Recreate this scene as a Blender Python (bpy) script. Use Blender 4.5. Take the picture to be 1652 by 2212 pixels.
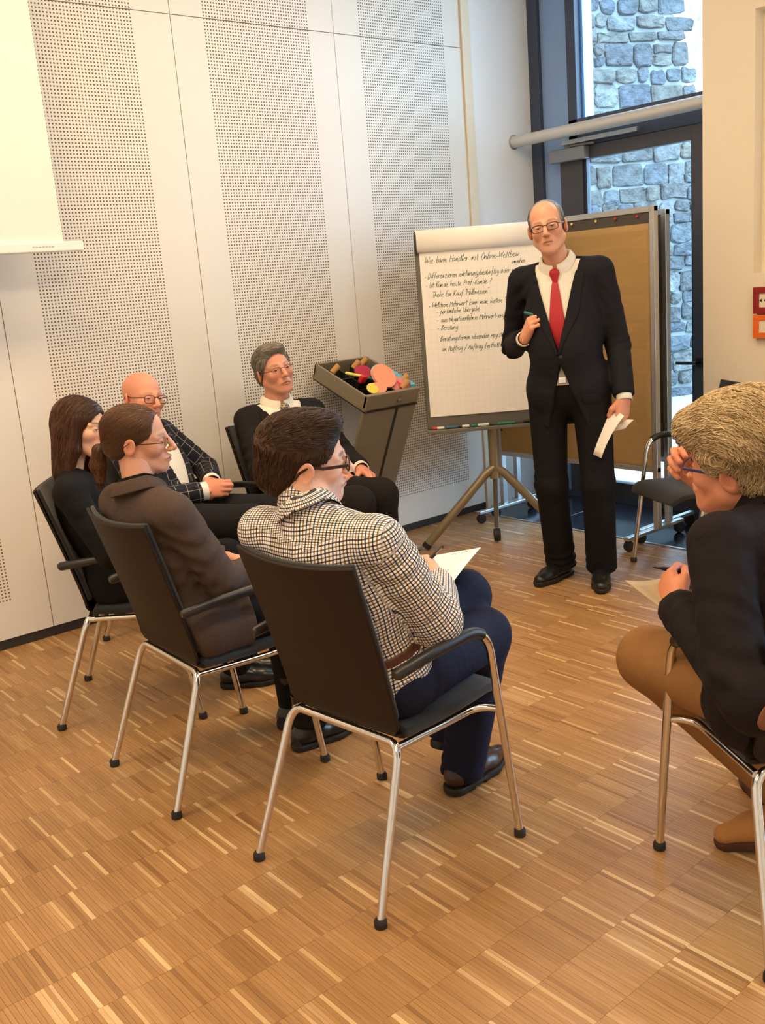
import bpy, math, random
import numpy as np
from mathutils import Matrix, Vector

for o in list(bpy.data.objects):
    bpy.data.objects.remove(o, do_unlink=True)
SC = bpy.context.scene
COL = SC.collection
rng = np.random.default_rng(7)
random.seed(7)
f32 = np.float32

# ------------------------------------------------------------------ camera
cam_d = bpy.data.cameras.new('camera')
cam_d.sensor_fit = 'VERTICAL'
cam_d.sensor_height = 24.0
cam_d.lens = 24.0 * 2106.0 / 2212.0
cam_d.clip_start = 0.05
cam_d.clip_end = 200
cam = bpy.data.objects.new('camera', cam_d)
COL.objects.link(cam)
CR = [[0.76384776, -0.20769677, 0.61106354], [-0.64054944, -0.12815008, 0.75714858], [-0.07894947, -0.96976266, -0.2309272]]
cam.matrix_world = Matrix(((CR[0][0], -CR[0][1], -CR[0][2], 0.0), (CR[1][0], -CR[1][1], -CR[1][2], 0.0),
                           (CR[2][0], -CR[2][1], -CR[2][2], 1.53), (0, 0, 0, 1)))
SC.camera = cam

# ------------------------------------------------------------------ world, exposure
SC.view_settings.view_transform = 'Standard'
SC.view_settings.look = 'None'
SC.view_settings.gamma = 1.0
SC.view_settings.use_curve_mapping = False
SC.view_settings.exposure = 0.0
W = bpy.data.worlds.new('sky')
SC.world = W
W.use_nodes = True
bg = W.node_tree.nodes['Background']
bg.inputs[0].default_value = (0.56, 0.78, 1.0, 1)     # pale overcast daylight
bg.inputs[1].default_value = 17.0


def area_light(name, loc, sx, sy, power, col, rot=(0, 0, 0)):
    d = bpy.data.lights.new(name, 'AREA')
    d.shape = 'RECTANGLE'
    d.size, d.size_y = sx, sy
    d.energy = power
    d.color = col
    o = bpy.data.objects.new(name, d)
    COL.objects.link(o)
    o.location = loc
    o.rotation_euler = rot
    return o


WARM = (1.0, 0.72, 0.42)
CEIL = 3.6
LAMPS = [(-0.9, 0.6), (-0.9, 3.0), (0.9, 0.6), (0.9, 3.0), (2.7, 0.6), (2.7, 3.0)]
for lx, ly in LAMPS:                                   # the ceiling lamps' light
    area_light('ceiling_lamp_light', (lx, ly, CEIL - 0.075), 1.15, 0.55, 29.0, WARM)


# ------------------------------------------------------------------ helpers: objects
def lin(r, g, b):
    def c(v):
        v /= 255.0
        return v / 12.92 if v <= 0.04045 else ((v + 0.055) / 1.055) ** 2.4
    return (c(r), c(g), c(b), 1.0)


def tag(o, label=None, cat=None, group=None, kind=None):
    if label: o['label'] = label
    if cat: o['category'] = cat
    if group: o['group'] = group
    if kind: o['kind'] = kind
    return o


def empty(name, loc=(0, 0, 0), rz=0.0, label=None, cat=None, group=None):
    o = bpy.data.objects.new(name, None)
    o.empty_display_size = 0.1
    COL.objects.link(o)
    o.location = loc
    o.rotation_euler = (0, 0, rz)
    return tag(o, label, cat, group)


def mk(name, V, F, mat, parent=None, smooth=True, attr=None, bevel=0, sub=0):
    """one mesh object from vertices and faces (numpy quads or a list of faces)"""
    me = bpy.data.meshes.new(name)
    if isinstance(F, np.ndarray) and len(F):
        V = np.asarray(V, f32)
        n, k = F.shape
        me.vertices.add(len(V)); me.vertices.foreach_set('co', V.ravel())
        me.loops.add(n * k); me.loops.foreach_set('vertex_index', F.astype(np.int32).ravel())
        me.polygons.add(n); me.polygons.foreach_set('loop_start', np.arange(0, n * k, k, dtype=np.int32))
        me.update(calc_edges=True)
        me.validate()
    else:
        me.from_pydata([tuple(map(float, v)) for v in V], [], [tuple(map(int, f)) for f in F])
        me.update()
    if smooth is True or smooth is False:
        me.polygons.foreach_set('use_smooth', np.full(len(me.polygons), smooth is True))
    if attr:
        for an, (ty, dat) in attr.items():
            a = me.attributes.new(an, ty, 'POINT')
            key = {'FLOAT_VECTOR': 'vector', 'FLOAT_COLOR': 'color', 'FLOAT': 'value'}[ty]
            a.data.foreach_set(key, np.asarray(dat, f32).ravel())
    if mat: me.materials.append(mat)
    o = bpy.data.objects.new(name, me)
    COL.objects.link(o)
    if parent: o.parent = parent
    if bevel:
        m = o.modifiers.new('bevel', 'BEVEL'); m.width = bevel; m.segments = 2; m.limit_method = 'ANGLE'
    if sub:
        m = o.modifiers.new('sub', 'SUBSURF'); m.levels = sub; m.render_levels = sub
    if smooth == 'auto':
        me.polygons.foreach_set('use_smooth', np.ones(len(me.polygons), bool))
        me.set_sharp_from_angle(angle=math.radians(38))
    return o


class MB:
    """collects boxes, tubes and prisms for one mesh"""
    def __init__(s): s.v, s.f = [], []

    def raw(s, V, F):
        b = len(s.v)
        s.v += [tuple(map(float, p)) for p in V]
        s.f += [tuple(int(i) + b for i in q) for q in F]
        return s

    def box(s, a, b):
        x0, y0, z0 = a; x1, y1, z1 = b
        return s.raw([(x0, y0, z0), (x1, y0, z0), (x1, y1, z0), (x0, y1, z0), (x0, y0, z1), (x1, y0, z1), (x1, y1, z1), (x0, y1, z1)],
                     [(0, 3, 2, 1), (4, 5, 6, 7), (0, 1, 5, 4), (1, 2, 6, 5), (2, 3, 7, 6), (3, 0, 4, 7)])

    def obox(s, c, ax, ay, az):
        """box centred at c with half-axis vectors"""
        c, ax, ay, az = map(np.array, (c, ax, ay, az))
        V = [c + i * ax + j * ay + k * az for k in (-1, 1) for i, j in ((-1, -1), (1, -1), (1, 1), (-1, 1))]
        return s.raw(V, [(0, 3, 2, 1), (4, 5, 6, 7), (0, 1, 5, 4), (1, 2, 6, 5), (2, 3, 7, 6), (3, 0, 4, 7)])

    def tube(s, pts, r, n=10, closed=False, caps=True, flat=None):
        V, F = tube(pts, r, n, closed, caps, flat)
        return s.raw(V, F)

    def prism(s, poly, z0, z1):
        n = len(poly)
        V = [(x, y, z0) for x, y in poly] + [(x, y, z1) for x, y in poly]
        F = [tuple(range(n))[::-1], tuple(range(n, 2 * n))] + [(i, (i + 1) % n, n + (i + 1) % n, n + i) for i in range(n)]
        return s.raw(V, F)

    def lathe(s, prof, c=(0, 0, 0), n=20, axis=(0, 0, 1)):
        ax = np.array(axis, float); ax /= np.linalg.norm(ax)
        t = np.array([1, 0, 0]) if abs(ax[0]) < .9 else np.array([0, 1, 0])
        u = np.cross(ax, t); u /= np.linalg.norm(u); w = np.cross(ax, u)
        V = []; F = []
        for r, z in prof:
            for i in range(n):
                a = 2 * math.pi * i / n
                V.append(np.array(c) + ax * z + r * (math.cos(a) * u + math.sin(a) * w))
        for j in range(len(prof) - 1):
            for i in range(n):
                F.append((j * n + i, j * n + (i + 1) % n, (j + 1) * n + (i + 1) % n, (j + 1) * n + i))
        F.append(tuple(range(n))[::-1]); F.append(tuple(range((len(prof) - 1) * n, len(prof) * n)))
        return s.raw(V, F)

    def build(s, name, mat, parent=None, smooth='auto', bevel=0, sub=0):
        return mk(name, s.v, s.f, mat, parent, smooth, None, bevel, sub)


def tube(pts, r, n=10, closed=False, caps=True, flat=None):
    P = np.array(pts, float); m = len(P)
    r = np.full(m, r) if np.isscalar(r) else np.array(r, float)
    T = np.zeros_like(P)
    if closed:
        T = np.roll(P, -1, 0) - np.roll(P, 1, 0)
    else:
        T[1:-1] = P[2:] - P[:-2]; T[0] = P[1] - P[0]; T[-1] = P[-1] - P[-2]
    T /= np.linalg.norm(T, axis=1)[:, None] + 1e-9
    up = np.array([0, 0, 1.]) if abs(T[0][2]) < .9 else np.array([1., 0, 0])
    u = np.cross(T[0], up); u /= np.linalg.norm(u)
    V = []
    for i in range(m):
        u = u - T[i] * u.dot(T[i]); u /= np.linalg.norm(u) + 1e-9
        w = np.cross(T[i], u)
        for k in range(n):
            a = 2 * math.pi * k / n
            q = math.cos(a) * u + math.sin(a) * w
            if flat is not None:
                fd, fs = flat
                q = q - np.array(fd) * (q.dot(np.array(fd))) * (1 - fs)
            V.append(P[i] + r[i] * q)
    F = []
    for i in range(m if closed else m - 1):
        a, b = i * n, ((i + 1) % m) * n
        for k in range(n):
            F.append((a + k, a + (k + 1) % n, b + (k + 1) % n, b + k))
    if caps and not closed:
        F.append(tuple(range(n))[::-1]); F.append(tuple(range((m - 1) * n, m * n)))
    return V, F


def arc(p0, p1, p2, n=6):
    """quadratic bend p0 -> p2 round p1"""
    p0, p1, p2 = map(lambda q: np.array(q, float), (p0, p1, p2))
    return [(1 - t) ** 2 * p0 + 2 * t * (1 - t) * p1 + t * t * p2 for t in np.linspace(0, 1, n)]


def copy_tree(o, parent=None):
    c = o.copy(); COL.objects.link(c)
    if parent: c.parent = parent
    for ch in list(o.children): copy_tree(ch, c)
    return c


# ------------------------------------------------------------------ helpers: materials
def mat(name, col, rough=0.6, metal=0.0, var=0.0, vs=20.0, bump=0.0, bs=200.0, spec=0.5, sheen=0.0, coat=0.0, stretch=None, bd=0.002, sss=0.0):
    m = bpy.data.materials.new(name); m.use_nodes = True
    nt = m.node_tree; N = nt.nodes; L = nt.links
    b = N['Principled BSDF']
    if len(col) == 3: col = (*col, 1)
    b.inputs['Base Color'].default_value = col
    b.inputs['Roughness'].default_value = rough
    b.inputs['Metallic'].default_value = metal
    b.inputs['Specular IOR Level'].default_value = spec
    if sheen:
        b.inputs['Sheen Weight'].default_value = sheen
        b.inputs['Sheen Roughness'].default_value = 0.5
    if coat: b.inputs['Coat Weight'].default_value = coat
    if sss:
        b.inputs['Subsurface Weight'].default_value = sss
        b.inputs['Subsurface Radius'].default_value = (0.012, 0.004, 0.002)
        b.inputs['Subsurface Scale'].default_value = 1.0
    if var or bump:
        tc = N.new('ShaderNodeTexCoord'); mp = N.new('ShaderNodeMapping')
        L.new(tc.outputs['Object'], mp.inputs[0])
        if stretch: mp.inputs['Scale'].default_value = stretch
    if var:
        nz = N.new('ShaderNodeTexNoise'); nz.inputs['Scale'].default_value = vs; nz.inputs['Detail'].default_value = 4
        L.new(mp.outputs[0], nz.inputs['Vector'])
        mx = N.new('ShaderNodeMix'); mx.data_type = 'RGBA'
        mx.inputs[6].default_value = tuple(max(0, c * (1 - var)) for c in col[:3]) + (1,)
        mx.inputs[7].default_value = tuple(min(1, c * (1 + var)) for c in col[:3]) + (1,)
        L.new(nz.outputs['Fac'], mx.inputs[0]); L.new(mx.outputs[2], b.inputs['Base Color'])
    if bump:
        nb = N.new('ShaderNodeTexNoise'); nb.inputs['Scale'].default_value = bs; nb.inputs['Detail'].default_value = 3
        L.new(mp.outputs[0], nb.inputs['Vector'])
        bp = N.new('ShaderNodeBump'); bp.inputs['Strength'].default_value = bump; bp.inputs['Distance'].default_value = bd
        L.new(nb.outputs['Fac'], bp.inputs['Height']); L.new(bp.outputs[0], b.inputs['Normal'])
    return m


def math_node(nt, op, a, b=None, c=None):
    n = nt.nodes.new('ShaderNodeMath'); n.operation = op
    for i, v in enumerate((a, b, c)):
        if v is None: continue
        if isinstance(v, (int, float)): n.inputs[i].default_value = v
        else: nt.links.new(v, n.inputs[i])
    return n.outputs[0]


def glass_mat(name, tint=(0.9, 0.96, 1.0), refl=0.06):
    m = bpy.data.materials.new(name); m.use_nodes = True
    nt = m.node_tree; N = nt.nodes; L = nt.links
    N.remove(N['Principled BSDF'])
    tr = N.new('ShaderNodeBsdfTransparent'); tr.inputs[0].default_value = (*tint, 1)
    gl = N.new('ShaderNodeBsdfGlossy'); gl.inputs['Roughness'].default_value = 0.02
    fr = N.new('ShaderNodeFresnel'); fr.inputs['IOR'].default_value = 1.45
    mx = N.new('ShaderNodeMixShader')
    sc = math_node(nt, 'MULTIPLY', fr.outputs[0], 0.9)
    L.new(sc, mx.inputs[0]); L.new(tr.outputs[0], mx.inputs[1]); L.new(gl.outputs[0], mx.inputs[2])
    L.new(mx.outputs[0], N['Material Output'].inputs[0])
    return m


def emit_mat(name, col, s):
    m = bpy.data.materials.new(name); m.use_nodes = True
    b = m.node_tree.nodes['Principled BSDF']
    b.inputs['Base Color'].default_value = (*col, 1)
    b.inputs['Emission Color'].default_value = (*col, 1); b.inputs['Emission Strength'].default_value = s
    return m


MT = dict(
    paint=mat('wall_paint', (0.80, 0.76, 0.68, 1), 0.7, var=0.02, vs=3, bump=0.05, bs=60),
    white=mat('white_paint', (0.88, 0.88, 0.88, 1), 0.65, var=0.02, vs=3),
    cream=mat('cream_paint', (0.80, 0.70, 0.53, 1), 0.7, var=0.02, vs=4, bump=0.06, bs=80),
    ceilm=mat('ceiling_white', (0.82, 0.80, 0.76, 1), 0.8, var=0.02, vs=2),
    plinth=mat('dark_plinth', (0.03, 0.025, 0.02, 1), 0.7, var=0.2),
    chrome=mat('chrome', (0.72, 0.70, 0.66, 1), 0.14, 1.0, var=0.03, vs=30),
    alu=mat('brushed_aluminium', (0.50, 0.50, 0.50, 1), 0.38, 0.85, var=0.06, vs=60),
    bronze=mat('bronze_aluminium', lin(150, 138, 112), 0.4, 0.6, var=0.05, vs=40),
    greymet=mat('grey_metal', lin(120, 116, 106), 0.45, 0.5, var=0.05, vs=40),
    frame=mat('window_frame_paint', lin(62, 70, 88), 0.45, 0.1, var=0.04, vs=20),
    framep=mat('window_panel_paint', lin(136, 164, 206), 0.5, 0.1, var=0.04, vs=10),
    rubber=mat('black_rubber', (0.012, 0.010, 0.009, 1), 0.6, var=0.2, vs=40),
    blackpl=mat('black_plastic', (0.014, 0.013, 0.013, 1), 0.38, var=0.15, vs=60),
    shell=mat('brown_black_shell', lin(34, 23, 17), 0.55, 0, var=0.12, vs=8, bump=0.15, bs=500, spec=0.25),
    pad=mat('black_upholstery', (0.010, 0.010, 0.011, 1), 0.85, 0, var=0.25, vs=30, bump=0.4, bs=700, sheen=0.2),
    slate=mat('slate_tile', lin(36, 42, 52), 0.16, 0, var=0.15, vs=6),
    paper=mat('white_paper', (0.86, 0.82, 0.74, 1), 0.8, var=0.015, vs=8),
    cardbrown=mat('grey_card', lin(150, 130, 100), 0.75, var=0.05, vs=20),
    glass=glass_mat('window_glass', (0.86, 0.95, 1.0)),
    lens=glass_mat('spectacle_lens', (0.97, 0.97, 0.97)),
    lamp=emit_mat('lamp_diffuser', (1.0, 0.80, 0.55), 3.0),
)
# ================================================================== the setting
YW = 4.477          # perforated wall
XE = 4.386          # parquet ends, slate begins
XW = 5.10           # window plane
XR = 4.70           # right wall face
YR = 2.976          # right wall corner
X0, Y0 = -2.6, -2.4


# ---- floor: parquet strips on a dark bed
def wood_mat(name, mode):
    m = bpy.data.materials.new(name); m.use_nodes = True
    nt = m.node_tree; N = nt.nodes; L = nt.links; b = N['Principled BSDF']
    g = N.new('ShaderNodeNewGeometry')
    mp = N.new('ShaderNodeMapping'); mp.inputs['Scale'].default_value = (260, 14, 1)
    L.new(g.outputs['Position'], mp.inputs[0])
    nz = N.new('ShaderNodeTexNoise'); nz.inputs['Scale'].default_value = 1.0; nz.inputs['Detail'].default_value = 3
    L.new(mp.outputs[0], nz.inputs['Vector'])
    if mode == 'obj':
        oi = N.new('ShaderNodeObjectInfo'); sp = N.new('ShaderNodeSeparateColor')
        L.new(oi.outputs['Color'], sp.inputs[0]); tone = sp.outputs[0]
    elif mode == 'attr':
        at = N.new('ShaderNodeAttribute'); at.attribute_name = 'tone'; tone = at.outputs['Fac']
    else:
        br = N.new('ShaderNodeTexWhiteNoise'); br.noise_dimensions = '2D'
        mp2 = N.new('ShaderNodeVectorMath'); mp2.operation = 'SNAP'; mp2.inputs[1].default_value = (0.0115, 0.16, 1)
        L.new(g.outputs['Position'], mp2.inputs[0]); L.new(mp2.outputs[0], br.inputs['Vector']); tone = br.outputs['Value']
    t = math_node(nt, 'ADD', tone, math_node(nt, 'MULTIPLY', math_node(nt, 'SUBTRACT', nz.outputs['Fac'], 0.5), 0.45))
    cr = N.new('ShaderNodeValToRGB')
    e = cr.color_ramp.elements
    e[0].position = 0.0; e[0].color = lin(124, 86, 48)
    e[1].position = 1.0; e[1].color = lin(226, 194, 146)
    e2 = e.new(0.5); e2.color = lin(173, 131, 84)
    L.new(t, cr.inputs[0]); L.new(cr.outputs[0], b.inputs['Base Color'])
    b.inputs['Roughness'].default_value = 0.34
    b.inputs['Specular IOR Level'].default_value = 0.5
    return m


floor = MB().box((X0, Y0, -0.10), (XE, YW + 0.05, -0.004)).build('floor', wood_mat('parquet_bed', 'snap'))
tag(floor, 'light brown industrial parquet floor of narrow oak strips', 'floor', kind='structure')
strips = []
LS = 0.16
y = YW - 0.005
row = 0
while y > -0.55:
    x = XE - 0.004 - rng.uniform(0, .01)
    tone = rng.uniform(.2, .7)
    while x > -0.6:
        w = float(rng.choice([0.0095, 0.0105, 0.012, 0.0135]))
        if rng.random() < .5: tone = rng.normal(.42, .055)
        tt = tone
        if rng.random() < .07: tt = rng.uniform(.68, .92)
        elif rng.random() < .05: tt = rng.uniform(.14, .26)
        tt = float(np.clip(tt + rng.normal(0, .04), 0, 1))
        strips.append((x - w, y - LS, w, LS, tt, float(rng.uniform(-.0003, .0003))))
        x -= w
    y -= LS
    row += 1
S = np.array(strips)
cx = S[:, 0] + S[:, 2] / 2; cy = S[:, 1] + LS / 2
CRn = np.array(CR)
pc = np.stack([cx, cy, np.full(len(S), -1.53)], 1) @ CRn          # camera space
u = 826 + 2106 * pc[:, 0] / pc[:, 2]; v = 1106 + 2106 * pc[:, 1] / pc[:, 2]
vis = (pc[:, 2] > 0) & (u > 5) & (u < 1647) & (v > 0) & (v < 2195)
score = np.where(vis, S[:, 2] * LS / np.maximum(pc[:, 2], .1) ** 2, 0)
near = np.argsort(-score)[:300]
wobj = wood_mat('parquet_strip_wood', 'obj')
unit = MB().raw([(0.02, 0.002, -1), (.98, 0.002, -1), (.98, .998, -1), (0.02, .998, -1), (0.02, 0.002, 0), (.98, 0.002, 0), (.98, .998, 0), (0.02, .998, 0)],
                [(4, 5, 6, 7), (0, 1, 5, 4), (1, 2, 6, 5), (2, 3, 7, 6), (3, 0, 4, 7)])
strip0 = None
nearset = set(int(i) for i in near)
for i in near:
    x, y, w, l, t, dz = strips[int(i)]
    if strip0 is None:
        o = strip0 = unit.build('parquet_strip', wobj, floor, smooth=False)
    else:
        o = strip0.copy(); COL.objects.link(o)
    o.location = (x, y, dz); o.scale = (w, l, 0.006); o.color = (t, t, t, 1)
rest = np.array([i for i in range(len(strips)) if i not in nearset])
R_ = S[rest]
e = 0.0003
bx = np.stack([R_[:, 0] + e, R_[:, 0] + R_[:, 2] - e], 1); by = np.stack([R_[:, 1] + e, R_[:, 1] + LS - e], 1)
Vr = np.zeros((len(R_), 8, 3), f32)
for k, (i, j, zz) in enumerate([(0, 0, 0), (1, 0, 0), (1, 1, 0), (0, 1, 0), (0, 0, 1), (1, 0, 1), (1, 1, 1), (0, 1, 1)]):
    Vr[:, k, 0] = bx[:, i]; Vr[:, k, 1] = by[:, j]; Vr[:, k, 2] = R_[:, 5] if zz else -0.006
Fq = np.array([(4, 5, 6, 7), (0, 1, 5, 4), (1, 2, 6, 5), (2, 3, 7, 6), (3, 0, 4, 7)])
Fr = (Fq[None] + 8 * np.arange(len(R_))[:, None, None]).reshape(-1, 4)
po = mk('parquet_strips', Vr.reshape(-1, 3), Fr, wood_mat('parquet_rest_wood', 'attr'), floor, smooth=False,
        attr={'tone': ('FLOAT', np.repeat(R_[:, 4], 8))})
tag(po, kind='stuff')

# ---- slate floor in the window bay
sl = MB().box((XE + .012, 1.2, -0.10), (XW + .05, YW + .02, -0.006)).build('floor_slate', MT['plinth'])
tag(sl, 'dark slate tiled strip of floor in front of the window', 'floor', kind='structure')
tile0 = None
ty = YW
while ty > 1.3:
    for k in range(2):
        if tile0 is None:
            tile0 = o = MB().box((0, -0.596, -0.006), (0.338, 0, 0.0)).build('slate_tile', MT['slate'], sl, smooth=False, bevel=0.0015)
        else:
            o = tile0.copy(); COL.objects.link(o)
        o.location = (XE + .014 + k * .342, ty, 0)
    ty -= .6
t_ = MB().box((XE - .004, 1.2, -0.02), (XE + .012, YW, 0.004)).build('trim_1', MT['alu'])
tag(t_, 'thin aluminium strip where the parquet meets the slate', 'trim', kind='structure')

# ---- perforated wall
def perf_mat():
    m = bpy.data.materials.new('perforated_panel'); m.use_nodes = True
    nt = m.node_tree; N = nt.nodes; L = nt.links; b = N['Principled BSDF']
    tc = N.new('ShaderNodeTexCoord'); sp = N.new('ShaderNodeSeparateXYZ'); L.new(tc.outputs['Object'], sp.inputs[0])
    x, z = sp.outputs[0], sp.outputs[2]
    fx = math_node(nt, 'SUBTRACT', math_node(nt, 'FRACT', math_node(nt, 'DIVIDE', x, .016)), .5)
    fz = math_node(nt, 'SUBTRACT', math_node(nt, 'FRACT', math_node(nt, 'DIVIDE', z, .016)), .5)
    d = math_node(nt, 'SQRT', math_node(nt, 'ADD', math_node(nt, 'MULTIPLY', fx, fx), math_node(nt, 'MULTIPLY', fz, fz)))
    hole = math_node(nt, 'LESS_THAN', d, 0.25)
    band = math_node(nt, 'MULTIPLY', math_node(nt, 'GREATER_THAN', x, .176), math_node(nt, 'LESS_THAN', x, .816))
    g = N.new('ShaderNodeNewGeometry'); sg = N.new('ShaderNodeSeparateXYZ'); L.new(g.outputs['Position'], sg.inputs[0])
    band = math_node(nt, 'MULTIPLY', band, math_node(nt, 'GREATER_THAN', sg.outputs[2], .224))
    fac = math_node(nt, 'MULTIPLY', hole, band)
    mx = N.new('ShaderNodeMix'); mx.data_type = 'RGBA'
    mx.inputs[6].default_value = (0.77, 0.735, 0.665, 1); mx.inputs[7].default_value = (0.10, 0.075, 0.05, 1)
    L.new(fac, mx.inputs[0]); L.new(mx.outputs[2], b.inputs['Base Color'])
    b.inputs['Roughness'].default_value = 0.62
    bp = N.new('ShaderNodeBump'); bp.inputs['Strength'].default_value = 0.5; bp.inputs['Distance'].default_value = 0.003
    inv = math_node(nt, 'SUBTRACT', 1.0, fac)
    L.new(inv, bp.inputs['Height']); L.new(bp.outputs[0], b.inputs['Normal'])
    return m


PERF = perf_mat()
wb = MB().box((X0, YW + .012, -.1), (XW + .14, YW + .25, CEIL)).build('wall_back', mat('panel_joint', (0.30, 0.25, 0.19, 1), .8, var=.1))
tag(wb, 'white wall of tall perforated acoustic panels', 'wall', kind='structure')
seams = [-2.44, -1.44, -.45, .55, 1.54, 2.56, 3.545, 4.505]
for i in range(len(seams) - 1):
    a, b_ = seams[i] + .002, seams[i + 1] - .002
    for z0, z1 in ((.045, 2.838), (2.842, CEIL)):
        o = MB().box((0, 0, 0), (b_ - a, .012, z1 - z0)).build('wall_panel', PERF, wb, smooth=False)
        o.location = (a, YW, z0)
o = MB().box((X0, YW + .006, 0), (4.505, YW + .02, .045)).build('plinth', MT['plinth'], wb, smooth=False)
o = MB().box((4.507, YW - .012, 0), (4.575, YW + .015, CEIL)).build('trim_2', MT['cream'], smooth=False)
tag(o, 'cream upright trim between the perforated wall and the white window reveal', 'trim', kind='structure')
o = MB().box((4.575, YW, -.01), (XW + .12, YW + .02, CEIL)).build('wall_reveal', MT['white'], smooth=False)
tag(o, 'white reveal beside the tall window', 'wall', kind='structure')

# ---- right wall with a shallow niche
nb = MB()
ny0, ny1, nz0, nz1 = 1.55, 2.69, 1.415, 2.645
wy0, wy1, wz0, wz1 = -1.4, .75, .30, 3.2
nb.box((XR, wy1, 0), (XW + .12, ny0, CEIL)).box((XR, -2.4, 0), (XW + .35, wy0, CEIL)).box((XR, wy0, 0), (XW + .35, wy1, wz0)).box((XR, wy0, wz1), (XW + .35, wy1, CEIL)).box((XR, ny1, 0), (XW + .10, YR, CEIL))
nb.box((XR, ny0, 0), (XW + .10, ny1, nz0)).box((XR, ny0, nz1), (XW + .10, ny1, CEIL)).box((XR + .07, ny0, nz0), (XW + .10, ny1, nz1))
o = nb.build('wall_right', MT['cream'], smooth=False)
tag(o, 'cream painted wall with a shallow upright niche', 'wall', kind='structure')
# wall and parapet above/around the window opening
o = MB().box((XW - .02, YR - .1, 3.45), (XW + .12, YW, CEIL)).build('wall_window', MT['white'], smooth=False)
tag(o, 'white strip of wall above the window', 'wall', kind='structure')
o = MB().box((X0 - .2, Y0, 0), (X0, YW, CEIL)).build('wall_left', MT['paint'], smooth=False)
tag(o, 'plain white wall on the left behind the camera', 'wall', kind='structure')
o = MB().box((X0, Y0 - .2, 0), (XW + .35, Y0, CEIL)).build('wall_front', MT['paint'], smooth=False)
tag(o, 'plain white wall behind the camera', 'wall', kind='structure')
o = MB().box((X0 - .2, Y0 - .2, CEIL), (XW + .14, YW + .25, CEIL + .2)).build('ceiling', MT['ceilm'], smooth=False)
tag(o, 'white ceiling', 'ceiling', kind='structure')
for lx, ly in LAMPS:
    t = empty('ceiling_lamp', (lx, ly, CEIL), 0, 'flat rectangular warm white lamp on the ceiling', 'lamp', 'ceiling lamps')
    MB().box((-.62, -.32, -.06), (.62, -.29, 0)).box((-.62, .29, -.06), (.62, .32, 0)).box((-.62, -.29, -.06), (-.59, .29, 0)).box((.59, -.29, -.06), (.62, .29, 0)).build('housing', MT['white'], t, smooth=False)
    MB().box((-.59, -.29, -.035), (.59, .29, -.025)).build('diffuser', MT['lamp'], t, smooth=False)

# ---- window front with the glazed door
wn = MB()
wn.box((XW, 4.395, 0), (XW + .09, YW, 3.45))                       # outer frame post at the reveal
wn.box((XW, YR - .1, 3.38), (XW + .09, YW, 3.45))
wn.box((XW, 4.10, 2.235), (XW + .09, 4.17, 3.38))
wn.box((XW, YR - .1, 2.235), (XW + .09, 4.17, 2.40))               # transom over the door
wn.box((XW, YR - .1, 0), (XW + .09, 3.20, 2.235))                  # right post
win = wn.build('window_1', MT['frame'], smooth=False, bevel=.003)
tag(win, 'tall window front with dark blue-grey frame', 'window', kind='structure')
MB().box((XW + .03, 4.15, 0), (XW + .07, 4.40, 3.40)).build('blind_panel', MT['framep'], win, smooth=False)
MB().box((XW + .06, 4.085, 2.40), (XW + .15, 4.105, 3.38)).build('outer_reveal', MT['framep'], win, smooth=False)
MB().box((XW + .045, YR - .1, 2.40), (XW + .053, 4.10, 3.38)).build('pane', MT['glass'], win, smooth=False)
dn = MB()
dn.box((XW - .015, 4.06, .03), (XW + .055, 4.235, 2.232))          # hinge stile
dn.box((XW - .015, 3.205, .03), (XW + .055, 3.285, 2.232))         # lock stile
dn.box((XW - .015, 3.285, 2.155), (XW + .055, 4.06, 2.232))
dn.box((XW - .015, 3.285, .03), (XW + .055, 4.06, .13))
door = dn.build('door_1', mat('door_frame_paint', lin(70, 68, 72), .45, .1, var=.05), smooth=False, bevel=.003)
tag(door, 'glazed door with dark grey frame leading outside', 'door', kind='structure')
MB().box((XW + .012, 3.285, .13), (XW + .022, 4.06, 2.155)).build('pane', MT['glass'], door, smooth=False)
MB().box((XW - .004, 4.035, .13), (XW + .03, 4.06, 2.155)).box((XW - .004, 3.285, .13), (XW + .03, 3.30, 2.155)).build('glazing_bead', mat('dark_seal', lin(26, 34, 58), .4, var=.1), door, smooth=False)
dh = MB(); dh.tube([(XW - .015, 3.24, .915), (XW - .06, 3.24, .915)], .009); dh.tube([(XW - .06, 3.235, .915), (XW - .06, 3.37, .915)], .010)
dh.box((XW - .021, 3.215, .885), (XW - .014, 3.265, .945))
dh.build('handle', MT['blackpl'], door)
o = MB().box((XW - .02, 2.9, -.02), (XW + .1, YW, .03)).build('trim_3', MT['frame'], smooth=False)
tag(o, 'dark threshold rail under the window front', 'trim', kind='structure')
dc = empty('door_closer', (XW - .015, 4.02, 2.19), 0, 'grey box of the door closer with slide rail above the glazed door', 'door closer')
MB().box((-.055, -.02, -.035), (0, .26, .04)).build('body', mat('closer_grey', lin(132, 134, 140), .4, .3, var=.04), dc, smooth=False, bevel=.004)
MB().box((-.045, -.40, .062), (-.015, .17, .088)).build('slide_rail', MT['alu'], dc, smooth=False, bevel=.003)
MB().obox((-.035, .03, .05), (.008, 0, 0), (0, .11, .004), (0, 0, .006)).build('arm', MT['greymet'], dc, smooth=False)
# round rail across the window
rl = empty('window_rail', (4.93, 4.47, 2.315), 0, 'round brushed metal rail across the window front', 'rail')
MB().tube([(0, .006, 0), (0, -.02, 0), (0, -1.55, 0)], .036, 20).build('tube', mat('rail_metal', lin(205, 202, 196), .42, .35, var=.03, vs=40), rl)
MB().lathe([(.045, 0), (.045, .004), (.036, .006)], (0, .006, 0), 20, (0, -1, 0)).build('wall_flange', MT['alu'], rl)

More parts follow.
